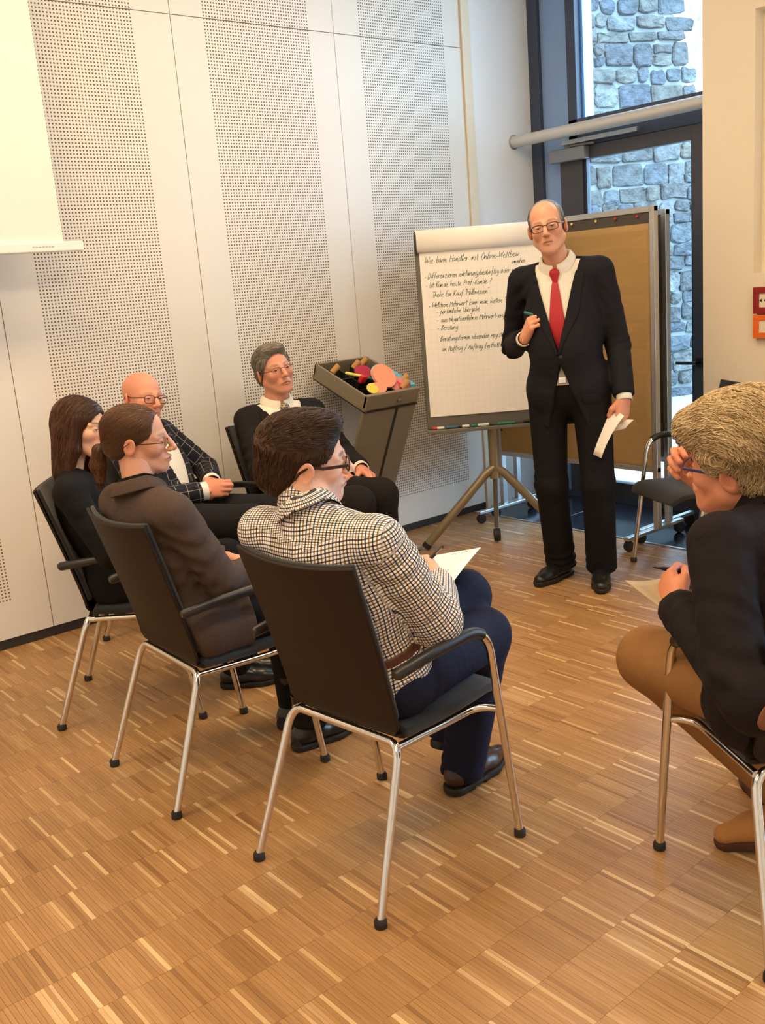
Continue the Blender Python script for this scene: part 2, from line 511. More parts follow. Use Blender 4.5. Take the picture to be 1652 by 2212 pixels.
w2 = MB()
for yy in (wy0, (wy0 + wy1) / 2 - .03, wy1 - .06): w2.box((XW + .05, yy, wz0), (XW + .13, yy + .06, wz1))
w2.box((XW + .05, wy0, wz0), (XW + .13, wy1, wz0 + .06)).box((XW + .05, wy0, wz1 - .06), (XW + .13, wy1, wz1))
win2 = w2.build('window_2', MT['frame'], smooth=False)
tag(win2, 'second tall window further along the cream wall', 'window', kind='structure')
MB().box((XW + .085, wy0 + .05, wz0 + .05), (XW + .093, wy1 - .05, wz1 - .05)).build('pane', MT['glass'], win2, smooth=False)

# ---- fire alarm boxes on the right wall
def alarm(name, z0, z1, col, label, cat, n):
    t = empty(name, (XR, 2.671, z0), 0, label, cat)
    h = z1 - z0
    f = MB(); w = .125; d = .036
    a_, b2, c_, e_ = -.032, -.093, h * .24, h * .76
    f.box((-d, -w, 0), (0, 0, c_)).box((-d, -w, e_), (0, 0, h)).box((-d, a_, c_), (0, 0, e_)).box((-d, -w, c_), (0, b2, e_))
    f.build('housing', mat(name + '_paint', col, .45, var=.05), t, smooth=False, bevel=.002)
    MB().box((-d + .006, b2, c_), (-d + .012, a_, e_)).build('inner_plate', mat(name + '_plate', lin(226, 216, 190), .5, var=.03), t, smooth=False)
    return t, h, d


ta, h_, d_ = alarm('fire_alarm_box', 1.214, 1.345, lin(140, 24, 26), 'dark red alarm call box with white window on the cream wall', 'alarm box', 0)
mbm = MB()                                                        # black arrows and dot on the plate
for s_ in (1, -1):
    yb = -.062 + s_ * .016
    mbm.raw([(-d_ + .0055, yb + s_ * .012, h_ * .5), (-d_ + .0055, yb, h_ * .5 + .008), (-d_ + .0055, yb, h_ * .5 - .008), (-d_ + .0035, yb + s_ * .012, h_ * .5), (-d_ + .0035, yb, h_ * .5 + .008), (-d_ + .0035, yb, h_ * .5 - .008)],
            [(0, 1, 2), (5, 4, 3), (0, 3, 4, 1), (1, 4, 5, 2), (2, 5, 3, 0)])
mbm.lathe([(.004, 0), (.004, .002)], (-d_ + .0055, -.062, h_ * .5), 12, (-1, 0, 0))
mbm.build('arrow_mark', MT['blackpl'], ta, smooth=False)
tb, h_, d_ = alarm('smoke_vent_box', 1.092, 1.208, lin(226, 104, 24), 'orange call box with white window directly below the red one', 'alarm box', 1)

# ================================================================== outside
gr = MB().box((XW + .3, -6, -.2), (22, 16, -.06)).build('ground_outside', mat('pale_paving', lin(130, 130, 126), .85, var=.12, vs=2.5))
tag(gr, 'pale paved ground outside the door', 'ground', kind='structure')
# rough stone wall: direction along its face, facing the window
sdir = np.array([.945, -.326, 0]); snor = np.array([-.326, -.945, 0]); sup = np.array([0, 0, 1.])
sorg = np.array([8.35, 7.15, -.1]) - sdir * 1.3
SWm = mat('lime_mortar', lin(108, 110, 108), .9, var=.3, vs=9, bump=.5, bs=30, bd=.01)


def stone_mat():
    m = mat('rubble_stone', (0.3, 0.3, 0.3, 1), .85, bump=1.0, bs=16, bd=.06)
    nt = m.node_tree; N = nt.nodes; L = nt.links; b = N['Principled BSDF']
    g = N.new('ShaderNodeNewGeometry'); cr = N.new('ShaderNodeValToRGB')
    cr.color_ramp.interpolation = 'LINEAR'
    cols = [(0, lin(52, 52, 56)), (.2, lin(66, 63, 58)), (.4, lin(60, 64, 69)), (.55, lin(77, 72, 64)), (.7, lin(51, 55, 62)), (.85, lin(84, 84, 81)), (1, lin(66, 59, 51))]
    e = cr.color_ramp.elements
    e[0].position, e[0].color = cols[0]; e[1].position, e[1].color = cols[-1]
    for p, c in cols[1:-1]:
        q = e.new(p); q.color = c
    oi = N.new('ShaderNodeAttribute'); oi.attribute_name = 'tone'
    nz = N.new('ShaderNodeTexNoise'); nz.inputs['Scale'].default_value = 9; nz.inputs['Detail'].default_value = 5
    L.new(g.outputs['Position'], nz.inputs['Vector'])
    mx = N.new('ShaderNodeMix'); mx.data_type = 'RGBA'; mx.blend_type = 'MULTIPLY'; mx.inputs[0].default_value = 1
    sc = math_node(nt, 'ADD', math_node(nt, 'MULTIPLY', nz.outputs['Fac'], 2.4), -.2)
    L.new(oi.outputs['Fac'], cr.inputs[0]); L.new(cr.outputs[0], mx.inputs[6])
    cb = N.new('ShaderNodeCombineColor'); [L.new(sc, cb.inputs[i]) for i in range(3)]
    L.new(cb.outputs[0], mx.inputs[7]); L.new(mx.outputs[2], b.inputs['Base Color'])
    return m


STONE = stone_mat()


def s_edge(z):                                       # sloping right-hand edge of the wall
    return 3.14 - (z - 3.2) * .155


stones = []
z = 0.0
while z < 5.6:
    hrow = random.uniform(.12, .25)
    x = random.uniform(.7, .9)
    while x < s_edge(z + hrow / 2):
        w = random.uniform(.14, .40) * (1.15 if hrow > .18 else 1)
        if hrow > .19 and random.random() < .35:
            zs = random.uniform(.4, .6) * hrow
            stones.append((x, z, w * .8, zs)); stones.append((x, z + zs, w * .8, hrow - zs)); x += w * .8
        else:
            dz = random.uniform(-.02, .02)
            stones.append((x, z + dz, w, hrow)); x += w
    z += hrow
swall = MB().raw([tuple(sorg + sdir * x + sup * zz + snor * dd) for dd in (0, -.6) for x, zz in ((.7, -.1), (s_edge(0) - .05, -.1), (s_edge(5.6) - .05, 5.6), (.7, 5.6))],
                 [(0, 1, 2, 3), (7, 6, 5, 4), (0, 4, 5, 1), (1, 5, 6, 2), (2, 6, 7, 3), (3, 7, 4, 0)]).build('stone_wall', SWm, smooth=False)
tag(swall, 'rough grey rubble stone wall standing outside the window', 'wall')


def stone_geo(x, z, w, h):
    g = .010
    x0, x1, z0, z1 = x + g, x + w - g, z + g, z + h - g
    c = min(w, h) * random.uniform(.08, .22)
    out = [(x0 + c, z0), ((x0 + x1) / 2, z0), (x1 - c, z0), (x1, z0 + c), (x1, z1 - c), (x1 - c, z1), ((x0 + x1) / 2, z1), (x0 + c, z1), (x0, z1 - c), (x0, z0 + c)]
    out = [(a + random.uniform(-.016, .016), b + random.uniform(-.013, .013)) for a, b in out]
    cxm, czm = x + w / 2, z + h / 2
    dep = random.uniform(.025, .06)
    V = []; n = len(out)
    for k, (s, d) in enumerate(((1, -.02), (1, dep * .6), (.88, dep))):
        for a, b in out:
            V.append(sorg + sdir * (cxm + (a - cxm) * s) + sup * (czm + (b - czm) * s) + snor * (d + (random.uniform(-.012, .012) if k == 2 else 0)))
    V.append(sorg + sdir * (cxm + random.uniform(-.3, .3) * w * .4) + sup * (czm + random.uniform(-.3, .3) * h * .4) + snor * (dep + random.uniform(-.012, .02)))
    F = []
    for k in range(2):
        F += [(k * n + i, k * n + (i + 1) % n, (k + 1) * n + (i + 1) % n, (k + 1) * n + i) for i in range(n)]
    F += [(2 * n + i, 2 * n + (i + 1) % n, 3 * n) for i in range(n)]
    return V, F


def st_score(s):
    p = (sorg + sdir * (s[0] + s[2] / 2) + sup * (s[1] + s[3] / 2) - np.array([0, 0, 1.53])) @ CRn
    uu, vv = 826 + 2106 * p[0] / p[2], 1106 + 2106 * p[1] / p[2]
    return (0 if 1215 < uu < 1530 and -40 < vv < 1080 else 1e4) + abs(uu - 1370)


stones.sort(key=st_score)
restV, restF, restT = [], [], []
for i, s in enumerate(stones):
    V, F = stone_geo(*s)
    t = random.random()
    if i < 300:
        mk('stone', V, F, STONE, swall, False, {'tone': ('FLOAT', np.full(len(V), t))})
    else:
        b = len(restV); restV += V; restF += [tuple(q + b for q in f) for f in F]; restT += [t] * len(V)
if restV:
    tag(mk('stones', restV, restF, STONE, swall, False, {'tone': ('FLOAT', restT)}), kind='stuff')
# a bare tree beyond the wall
tr = empty('tree', (13.9, 8.3, -.1), 0, 'bare leaning tree trunk against the white sky', 'tree')
BK = mat('bark', lin(120, 122, 128), .9, var=.25, vs=8, bump=.8, bs=20, bd=.02)
MB().tube([(-1.45, .78, 0), (-1.15, .66, 2.0), (-.72, .40, 4.1), (-.40, .30, 4.75), (.0, .2, 5.6), (.5, .1, 6.6)], [.16, .13, .085, .08, .06, .03], 10).build('trunk', BK, tr)
MB().tube([(-.40, .30, 4.7), (-.6, .5, 5.6), (-.5, .6, 6.3)], [.05, .035, .015], 8).build('branch', BK, tr)
MB().tube([(.0, .2, 5.6), (.45, -.1, 5.9), (.9, -.2, 6.4)], [.045, .03, .012], 8).build('branch', BK, tr)
# ================================================================== chairs
def sheet(prof, width, bow, th, nu=14, round_top=0.0):
    """panel swept across: prof = [(x, z, nx, nz)], width(i), bow(i, s) shifts along the normal"""
    V = []; m = len(prof)
    for side in (0, 1):
        for i, (x, z, nx, nz) in enumerate(prof):
            w = width(i / (m - 1))
            for j in range(nu + 1):
                s = -1 + 2 * j / nu
                d = bow(i / (m - 1), s) + (th if side else 0)
                V.append((x + nx * d, s * w / 2, z + nz * d))
    F = []; n = nu + 1; o = m * n
    for i in range(m - 1):
        for j in range(nu):
            a, b, c, d = i * n + j, i * n + j + 1, (i + 1) * n + j + 1, (i + 1) * n + j
            F.append((a, b, c, d)); F.append((o + d, o + c, o + b, o + a))
    ring = [j for j in range(n)] + [i * n + nu for i in range(1, m)] + [(m - 1) * n + j for j in range(nu - 1, -1, -1)] + [i * n for i in range(m - 2, 0, -1)]
    k = len(ring)
    F += [(ring[q], o + ring[q], o + ring[(q + 1) % k], ring[(q + 1) % k]) for q in range(k)]
    return V, F


def prof_norm(P):
    P = np.array(P, float); T = np.gradient(P, axis=0); T /= np.linalg.norm(T, axis=1)[:, None]
    return [(p[0], p[1], t[1], -t[0]) for p, t in zip(P, T)]


def make_chair():
    t = empty('conference_chair')
    zs = np.linspace(0, 1, 14)
    back = [(-.062, .428), (-.074, .436), (-.081, .452)] + [(-.084 - .141 * q ** 1.08, .47 + .42 * q) for q in zs]
    pb = prof_norm(back)
    wid = lambda q: .40 + .025 * q if q > .12 else .40 - .05 * (1 - q / .12)
    bow = lambda q, s: -.006 + (.034 * q) * (s * s)
    V, F = sheet(pb, wid, bow, .010)
    mk('backrest', V, F, MT['shell'], t, 'auto', bevel=.003)
    V, F = sheet(pb[3:], lambda q: .385 + .025 * q, lambda q, s: .0052 + (.034 * (.2 + .8 * q)) * (s * s), .014)
    mk('back_pad', V, F, MT['pad'], t, 'auto', bevel=.005)
    seat = [(-.075, .425)] + [(-.06 + .33 * q, .418 - .006 * math.sin(q * 3.1)) for q in np.linspace(0, 1, 10)] + [(.30, .414), (.322, .402), (.335, .385)]
    ps = prof_norm(seat)
    ps = [(x, z, -nx, -nz) for x, z, nx, nz in ps]
    ws = lambda q: .40 - .03 * max(0, (q - .8) / .2) ** 2
    V, F = sheet(ps, ws, lambda q, s: .004 * s * s, .010)
    mk('seat_shell', V, F, MT['shell'], t, 'auto')
    V, F = sheet(ps[1:], lambda q: .415 - .05 * max(0, (q - .8) / .2) ** 2, lambda q, s: .0105 + .004 * s * s - .010 * s ** 6, .022)
    mk('seat_pad', V, F, MT['pad'], t, 'auto', bevel=.006)
    foot0 = None
    for s in (1, -1):
        # rear leg with its bend into the rear rail
        top = np.array([-.088, s * .203, .392]); ft = np.array([-.226, s * .235, .012])
        pts = [ft, top - (top - ft) / np.linalg.norm(top - ft) * .03] + arc(top - (top - ft) / np.linalg.norm(top - ft) * .03, (-.078, s * .2, .412), (-.076, s * .165, .412), 6)[1:]
        lg = MB().tube(pts, .0112, 12).build('leg', MT['chrome'], t)
        MB().lathe([(.011, -.012), (.0165, -.010), (.0165, .006), (.0125, .012)], ft, 14).build('foot_cap', MT['rubber'], lg)
        # front leg rising into the arm
        ff = np.array([.298, s * .268, .012]); kn = np.array([.216, s * .266, .575])
        pts = [ff, kn] + arc(kn, (.20, s * .266, .650), (.118, s * .266, .649), 9)[1:]
        lg = MB().tube(pts, .0112, 12).build('leg', MT['chrome'], t)
        MB().lathe([(.011, -.012), (.0165, -.010), (.0165, .006), (.0125, .012)], ff, 14).build('foot_cap', MT['rubber'], lg)
        ar = arc(kn, (.20, s * .266, .650), (.118, s * .266, .649), 9)[4:] + [np.array([.0, s * .266, .645]), np.array([-.13, s * .264, .633]), np.array([-.138, s * .264, .632])]
        MB().tube(ar, [.0155] * (len(ar) - 1) + [.010], 14).build('armrest', MT['blackpl'], t)
        rail = [(-.078, s * .195, .405), (.10, s * .195, .398), (.17, s * .197, .397)] + arc((.17, s * .197, .397), (.232, s * .20, .402), (.243, s * .262, .402), 7)[1:]
        MB().tube(rail, .0105, 12).build('side_rail', MT['chrome'], t)
    MB().tube([(-.076, -.17, .412), (-.076, .17, .412)], .0112, 12).build('rear_rail', MT['chrome'], t)
    return t


ch0 = make_chair()
CH = dict(A=((1.44, 1.93), 6), B=((1.37, 2.74), -2), C=((1.46, 3.47), -35), D=((1.99, 4.115), -60), E=((2.63, 3.96), -75), F=((2.03, .985), 57), G=((4.225, 2.616), 156))
LB = dict(A='dark conference chair in the foreground with chrome legs, under the man in the checked shirt',
          B='dark conference chair under the woman with the ponytail',
          C='dark conference chair at the far left under the young woman with long hair',
          D='dark conference chair under the bald man in the windowpane jacket',
          E='dark conference chair under the grey-haired man beside the grey trolley',
          F='dark conference chair with chrome legs at the right edge under the blond curly-haired man',
          G='empty black conference chair with a sheet of paper on its seat')
for k in CH:
    o = ch0 if k == 'A' else copy_tree(ch0)
    (cxx, cyy), yw = CH[k]
    o.location = (cxx, cyy, 0); o.rotation_euler = (0, 0, math.radians(yw))
    tag(o, LB[k], 'chair', 'conference chairs in a circle')

# ================================================================== projection screen
ps = empty('projection_screen', (1.755, 4.2, 1.76), 0, 'white pull-down projection screen hanging at the upper left', 'screen')
MB().box((-2.0, 0, .02), (0, .003, 1.80)).build('cloth', mat('screen_cloth', (0.84, 0.80, 0.72, 1), .8, var=.01, vs=3), ps, smooth=False)
MB().box((-2.08, -.018, -.004), (.083, .022, .038)).build('bottom_bar', mat('bar_white', (0.85, 0.84, 0.80, 1), .5, var=.01), ps, smooth=False, bevel=.006)
pm = MB()
for i in range(7): pm.box((-.145 + i * .014, -.0192, .016), (-.136 + i * .014, -.018, .0195))
pm.build('printed_mark', mat('mark_grey', lin(170, 166, 158), .6, var=.05), ps, smooth=False)
MB().box((-2.1, -.05, 1.80), (.10, .06, 1.84)).build('housing', MT['white'], ps, smooth=False, bevel=.01)

# ================================================================== flip chart
FD = np.array([.7662, -.6426, 0])         # to the right along the board
FN = np.array([-.6426, -.7662, 0])        # towards the group
fc = empty('flip_chart', (3.905, 3.80, 0), 0, 'flip chart easel with handwritten white pad on splayed tube legs', 'flip chart')
lean = math.radians(4)
fu = np.array([0, 0, 1.]) * math.cos(lean) - FN * math.sin(lean)
fnn = FN * math.cos(lean) + np.array([0, 0, 1.]) * math.sin(lean)
fo = FN * .035 + np.array([0, 0, .70])    # bottom centre of the board (local)


def fp(x, z, d): return fo + FD * x + fu * z + fnn * d


BW = .365
mb = MB(); mb.obox(fp(0, .535, 0), FD * BW, fu * .535, fnn * .012); mb.build('board', mat('board_grey', lin(104, 100, 90), .5, .3, var=.05), fc, smooth=False, bevel=.006)
mb = MB(); mb.obox(fp(.006, .545, .0155), FD * (BW - .016), fu * .475, fnn * .0035); pad = mb.build('paper_pad', MT['paper'], fc, smooth=False)
# turned-over sheets forming a soft roll over the top edge
rp = [(.055, .0175 + .012), (.03, .020 + .012), (0, .026)]
prof = []
for q in np.linspace(-.5, 1.35, 16):
    a = q * math.pi
    prof.append((1.012 + .047 * math.sin(a * .74 + .1) * 1.05, .012 + .030 * (1 - math.cos(a * .74 + .1)) * .8 - .02))
V = []; F = []
rollp = [(.955, .021), (.962, .034), (.985, .045), (1.02, .047), (1.05, .040), (1.068, .022), (1.072, 0), (1.066, -.02), (1.04, -.03), (1.0, -.032)]
for j, sx in enumerate((-BW + .010, BW - .004)):
    for z_, d_ in rollp: V.append(fp(sx, z_, d_))
n_ = len(rollp)
F = [(i, i + 1, n_ + i + 1, n_ + i) for i in range(n_ - 1)]
o = mk('turned_sheet', V, F, MT['paper'], fc, True)
sm_ = o.modifiers.new('th', 'SOLIDIFY'); sm_.thickness = .003
mb = MB(); mb.obox(fp(0, -.012, .018), FD * BW, fu * .010, fnn * .03); mb.build('pen_tray', MT['greymet'], fc, smooth=False, bevel=.003)
pt = np.array([0, 0, .0])
mb = MB(); mb.tube([(0, 0, .39), (0, 0, .72), (0, 0, 1.1)], .030, 14, flat=(FN, .7)); mb.build('post', MT['bronze'], fc)
for sgn, L_ in ((-1, .415), (1, .40)):
    e_ = FD * sgn * L_ + np.array([0, 0, .022])
    mb = MB(); mb.tube([np.array([0, 0, .455]), FD * sgn * .05 + np.array([0, 0, .42]), e_], .024, 14); lg = mb.build('leg', MT['bronze'], fc)
    mb = MB(); mb.tube([e_ + FD * sgn * -.012 + np.array([0, 0, .014]), e_ + FD * sgn * .006 + np.array([0, 0, -.008])], .026, 14); mb.build('end_cap', MT['rubber'], lg)
mb = MB(); mb.tube([(0, 0, .42), -FN * .06 + np.array([0, 0, .09])], .014, 10); lg = mb.build('leg', MT['greymet'], fc)
mb = MB(); mb.lathe([(.012, -.02), (.036, -.018), (.040, 0), (.036, .018), (.012, .02)], -FN * .06 + np.array([0, 0, .042]), 18, FD); mb.build('caster', MT['rubber'], lg)
mb = MB()
for sx, zc in ((-BW + .004, 1.0),): mb.obox(fp(sx, 1.0, .02), FD * .007, fu * .05, fnn * .02)
mb.build('clamp', MT['blackpl'], fc, smooth=False)

# handwriting: stroke font
G = dict(a='.6,.8 .3,.9 .1,.5 .25,.05 .5,.3 .6,.8 .6,.2 .75,.05', b='.1,1.7 .1,.1 .35,.0 .6,.4 .4,.8 .12,.6', c='.6,.8 .3,.9 .1,.45 .3,.0 .6,.15', d='.6,.7 .3,.85 .1,.4 .3,.0 .58,.4 .7,1.7 .65,.1 .8,.05',
         e='.1,.45 .55,.55 .45,.9 .15,.7 .15,.15 .45,.0 .7,.2', f='.6,1.6 .4,1.7 .3,1.2 .3,-.5|.1,.8 .55,.8', g='.6,.8 .3,.9 .1,.5 .3,.1 .6,.4 .6,.8 .55,-.5 .3,-.7 .1,-.5', h='.1,1.7 .1,.0 .15,.6 .4,.9 .55,.6 .6,.0',
         i='.2,.9 .2,.1 .35,.0|.22,1.25 .24,1.3', j='.3,.9 .3,-.5 .1,-.6', k='.1,1.7 .1,.0|.5,.9 .12,.4 .55,.0', l='.15,.1 .35,1.2 .25,1.7 .15,1.2 .2,.1 .4,.0', m='.05,.9 .08,.0 .2,.8 .35,.8 .38,.0 .5,.8 .65,.8 .7,.05 .85,.0',
         n='.05,.9 .08,.0 .25,.8 .45,.8 .5,.05 .65,.0', o='.35,.9 .1,.6 .2,.05 .5,.1 .6,.6 .35,.9 .7,.85', p='.1,.9 .1,-.7|.1,.7 .4,.9 .55,.5 .35,.05 .12,.2', q='.6,.9 .6,-.7', r='.05,.9 .1,.0 .2,.7 .5,.85', s='.55,.85 .25,.8 .25,.5 .5,.35 .4,.0 .1,.05',
         t='.25,1.5 .25,.15 .45,.0|.05,1.0 .5,1.0', u='.1,.9 .12,.2 .3,.0 .55,.3 .58,.9 .6,.1 .75,.0', v='.05,.9 .3,.0 .55,.9', w='.05,.9 .2,.0 .4,.7 .55,.0 .75,.9', x='.1,.9 .6,.0|.6,.9 .1,.0', y='.1,.9 .3,.2|.6,.9 .2,-.7', z='.1,.9 .6,.9 .1,.0 .65,.0',
         W='.0,1.6 .2,.0 .5,1.2 .7,.0 1.0,1.6', H='.1,1.6 .1,.0|.75,1.6 .75,.0|.1,.8 .75,.8', O='.5,1.6 .1,1.1 .2,.1 .6,.0 .85,.8 .5,1.6', D='.1,1.6 .1,.0 .6,.2 .7,1.0 .4,1.5 .05,1.6', I='.2,1.6 .2,.0', K='.1,1.6 .1,.0|.7,1.6 .12,.7 .75,.0', P='.1,.0 .1,1.6 .6,1.4 .5,.8 .12,.7',
         T='.05,1.6 .8,1.6|.4,1.6 .4,.0', E='.65,1.6 .1,1.6 .1,.0 .65,.0|.1,.85 .5,.85', M='.05,.0 .1,1.6 .45,.5 .8,1.6 .85,.0', B='.1,.0 .1,1.6 .55,1.3 .15,.85 .65,.5 .1,.0', N='.1,.0 .1,1.6 .65,.0 .7,1.6', A='.0,.0 .4,1.6 .75,.0|.15,.6 .6,.6', V='.0,1.6 .35,.0 .7,1.6', U='.1,1.6 .1,.3 .4,.0 .7,.3 .7,1.6',
         L='.1,1.6 .1,.0 .65,.0', R='.1,.0 .1,1.6 .6,1.3 .12,.8 .7,.0', S='.65,1.4 .3,1.6 .1,1.2 .6,.5 .4,.0 .05,.2')
G['-'] = '.1,.5 .6,.5'; G['.'] = '.2,.0 .25,.06'; G['?'] = '.1,1.2 .35,1.6 .55,1.2 .3,.7 .3,.4|.3,.1 .32,.0'; G['/'] = '.0,-.2 .5,1.7'; G['"'] = '.1,1.7 .15,1.4|.3,1.7 .35,1.4'; G[','] = '.2,.1 .1,-.3'; G['*'] = '.1,.4 .3,.55 .3,.35 .1,.5'


def ribbon(mb, pts, wd, place, th=.0004):
    """flat pen stroke laid on a surface: place(x, z, d) -> 3-D"""
    P = np.array(pts)
    T = np.gradient(P, axis=0) if len(P) > 2 else np.array([P[1] - P[0]] * 2)
    T /= np.linalg.norm(T, axis=1)[:, None] + 1e-9
    Nn = np.stack([-T[:, 1], T[:, 0]], 1) * wd / 2
    V = []; F = []
    for p, q in zip(P, Nn):
        V += [place(*(p + q), th), place(*(p - q), th)]
    for i in range(len(P) - 1): F.append((2 * i, 2 * i + 1, 2 * i + 3, 2 * i + 2))
    mb.raw(V, F)


def write(mb, text, x, z, s, place, slant=.28, wd=.0026, jit=.05, sp=.62):
    for ch in text:
        if ch == ' ': x += s * .62; continue
        g = G.get(ch)
        if g is None: g = G.get(ch.lower(), '.1,.4 .5,.4')
        wmax = 0
        for st in g.split('|'):
            q = np.array([[float(c) for c in p.split(',')] for p in st.split()])
            wmax = max(wmax, q[:, 0].max())
            q = q + rng.normal(0, jit, q.shape)
            if len(q) > 2:                                   # smooth the stroke
                tt = np.linspace(0, len(q) - 1, 3 * len(q)); q = np.stack([np.interp(tt, range(len(q)), q[:, k]) for k in (0, 1)], 1)
                q[1:-1] = (q[:-2] + 2 * q[1:-1] + q[2:]) / 4
            pts = [(x + s * (a + slant * b), z + s * b) for a, b in q]
            ribbon(mb, pts, wd, place)
        x += s * (wmax * .9 + .12) * sp / .62
    return x


INK = mat('green_marker_ink', lin(38, 78, 62), .6, var=.1)
lines = [(-.318, .895, .0225, 'Wie kann Händler mit Online-Wettbew'), (.15, .862, .015, 'umgehen'),
         (-.325, .815, .0185, '* Differenzieren erklärungsbedürftig oder nicht'), (-.322, .767, .0185, '* Ist Kunde heute Prof.-Kunde ?'),
         (-.292, .715, .0185, 'Theke Ein Kauf "Halbwissen"'), (-.315, .660, .0185, '* Welchen Mehrwert kann man bieten ?'),
         (-.275, .625, .0175, '- persönliche Übergabe'), (-.275, .580, .0175, '- aus Negativerlebnis Mehrwert-ergeb'),
         (-.275, .537, .0175, '- Beratung'), (-.262, .478, .0175, 'Beratungstermin absenden registrieren'), (.075, .452, .015, 'Daten'),
         (-.258, .423, .0175, 'an Auftrag / Auftrag festhalten')]
for (lx, lz, ls, tx) in lines:
    mb = MB(); tx = tx.replace('ä', 'a').replace('ü', 'u').replace('ö', 'o').replace('Ü', 'U')
    write(mb, tx, lx, lz, ls * 1.02, lambda a, b, d: fp(a, b, .0192 + d), wd=.0023, sp=.56)
    mb.build('handwritten_line', INK, fc, smooth=False)
# faint squared grid of the pad: thin printed lines
gm = MB()
for i in range(1, 28): gm.obox(fp(.006, .07 + i * .034, .01905), FD * (BW - .02), fu * .0003, fnn * .0001)
for i in range(1, 21): gm.obox(fp(-BW + .02 + i * .034, .545, .01905), FD * .0003, fu * .47, fnn * .0001)
gm.build('printed_grid', mat('grid_print', lin(214, 204, 184), .8, var=.02), fc, smooth=False)
fcw = np.array([3.905, 3.80, 0])


def marker(name, p, d, r, L_, body, capc, label, cat='marker', group=None, capf=.38):
    d = np.array(d, float); d /= np.linalg.norm(d); p = np.array(p, float)
    t = empty(name, tuple(p), 0, label, cat, group)
    MB().lathe([(r * .82, L_ * capf), (r * .9, L_ * capf + .002), (r * .9, L_ * .97), (r * .6, L_)], (0, 0, 0), 12, d).build('barrel', body, t)
    MB().lathe([(r * .7, 0), (r, .003), (r, L_ * capf), (r * .8, L_ * capf + .001)], (0, 0, 0), 12, d).build('cap', capc, t)
    return t


def cm(name, *rgb, **k): return mat(name, lin(*rgb), k.get('rough', .45), var=.06, vs=40)


C_red = cm('red_plastic', 200, 40, 36); C_blue = cm('blue_plastic', 40, 92, 130); C_teal = cm('teal_plastic', 20, 110, 104)
C_yel = cm('yellow_plastic', 232, 224, 110); C_whi = cm('white_plastic', 214, 214, 206); C_blk = MT['blackpl']; C_grn = cm('green_plastic', 30, 110, 70)
for k, (sx, bd, cp, nm) in enumerate([(-.338, C_whi, C_red, 'red cap'), (-.262, C_blue, C_blue, 'blue cap'), (-.20, C_whi, C_blk, 'black cap'), (-.125, C_whi, C_teal, 'teal cap'), (.02, C_grn, C_grn, 'green cap'), (.16, C_blue, C_blk, 'dark blue barrel and black cap')]):
    p = fcw + fp(sx, -.002 + .0095, .034)
    marker('board_marker', p, FD, .0085, .066 if k < 3 else .10, bd, cp, f'marker with {nm} lying in the flip chart tray', 'marker', 'markers in the flip chart tray')

# ================================================================== pinboards
PAPER = mat('brown_packing_paper', lin(168, 134, 84), .8, var=.12, vs=3, bump=.5, bs=7, bd=.012, stretch=(1, .6, 2.2))


def pinboard(x, y0, y1, z0, z1, label, paper=True):
    t = empty('pinboard', (x, (y0 + y1) / 2, 0), 0, label, 'pinboard', 'mobile pinboards before the window')
    w = (y1 - y0) / 2
    MB().box((-.012, -w + .03, z0 + .03), (.012, w - .03, z1 - .03)).build('panel', mat('pin_felt', lin(78, 72, 66), .9, var=.08, vs=60, bump=.3, bs=300), t, smooth=False)
    for s in (1, -1):
        MB().box((-.02, s * w - (.03 if s > 0 else 0), .075), (.02, s * w + (0 if s > 0 else .03), z1)).build('post', MT['alu'], t, smooth=False, bevel=.004)
        ft = MB().box((-.26, s * (w - .035) - .018, .062), (.26, s * (w - .035) + .018, .082)).build('foot', MT['alu'], t, smooth=False, bevel=.004)
        for xx in (-.235, .235):
            MB().lathe([(.010, -.016), (.028, -.014), (.031, 0), (.028, .014), (.010, .016)], (xx, s * (w - .035), .031), 16, (.3, 1, 0)).build('caster', MT['rubber'], ft)
    MB().box((-.018, -w, z1 - .03), (.018, w, z1)).build('top_rail', MT['alu'], t, smooth=False, bevel=.003)
    MB().box((-.018, -w, z0), (.018, w, z0 + .03)).build('bottom_rail', MT['alu'], t, smooth=False, bevel=.003)
    return t, w


pb1, w1 = pinboard(4.43, 3.075, 4.255, .395, 1.79, 'pinboard covered with brown packing paper behind the standing man')
# paper sheet with soft waves
ny, nz = 30, 36; V = []; F = []
for i in range(ny + 1):
    for j in range(nz + 1):
        yy = -w1 + .032 + (2 * w1 - .06) * i / ny; zz = .405 + (1.705 - .405) * j / nz
        V.append((-.0165 - .003 * math.sin(yy * 9 + zz * 3) * math.sin(zz * 5 + 1) - .0015 * math.sin(yy * 23 + zz * 17), yy, zz))
for i in range(ny):
    for j in range(nz):
        a = i * (nz + 1) + j; F.append((a, a + 1, a + nz + 2, a + nz + 1))
pp_ = mk('packing_paper', V, F, PAPER, None, True)
pp_.location = (4.43, (3.075 + 4.255) / 2, 0)
tag(pp_, 'large sheet of brown packing paper pinned on the front pinboard', 'paper')
sm_ = pp_.modifiers.new('th', 'SOLIDIFY'); sm_.thickness = .0008
pinspec = [(-.06, 1.745, C_yel, 'yellow', 'left'), (-.225, 1.745, C_yel, 'yellow', 'right'), (-.352, 1.745, C_red, 'red', 'left'), (-.49, 1.745, C_red, 'red', 'right'), (.02, 1.692, C_blk, 'black', ''), (.545, .56, C_blk, 'dark', 'low')]
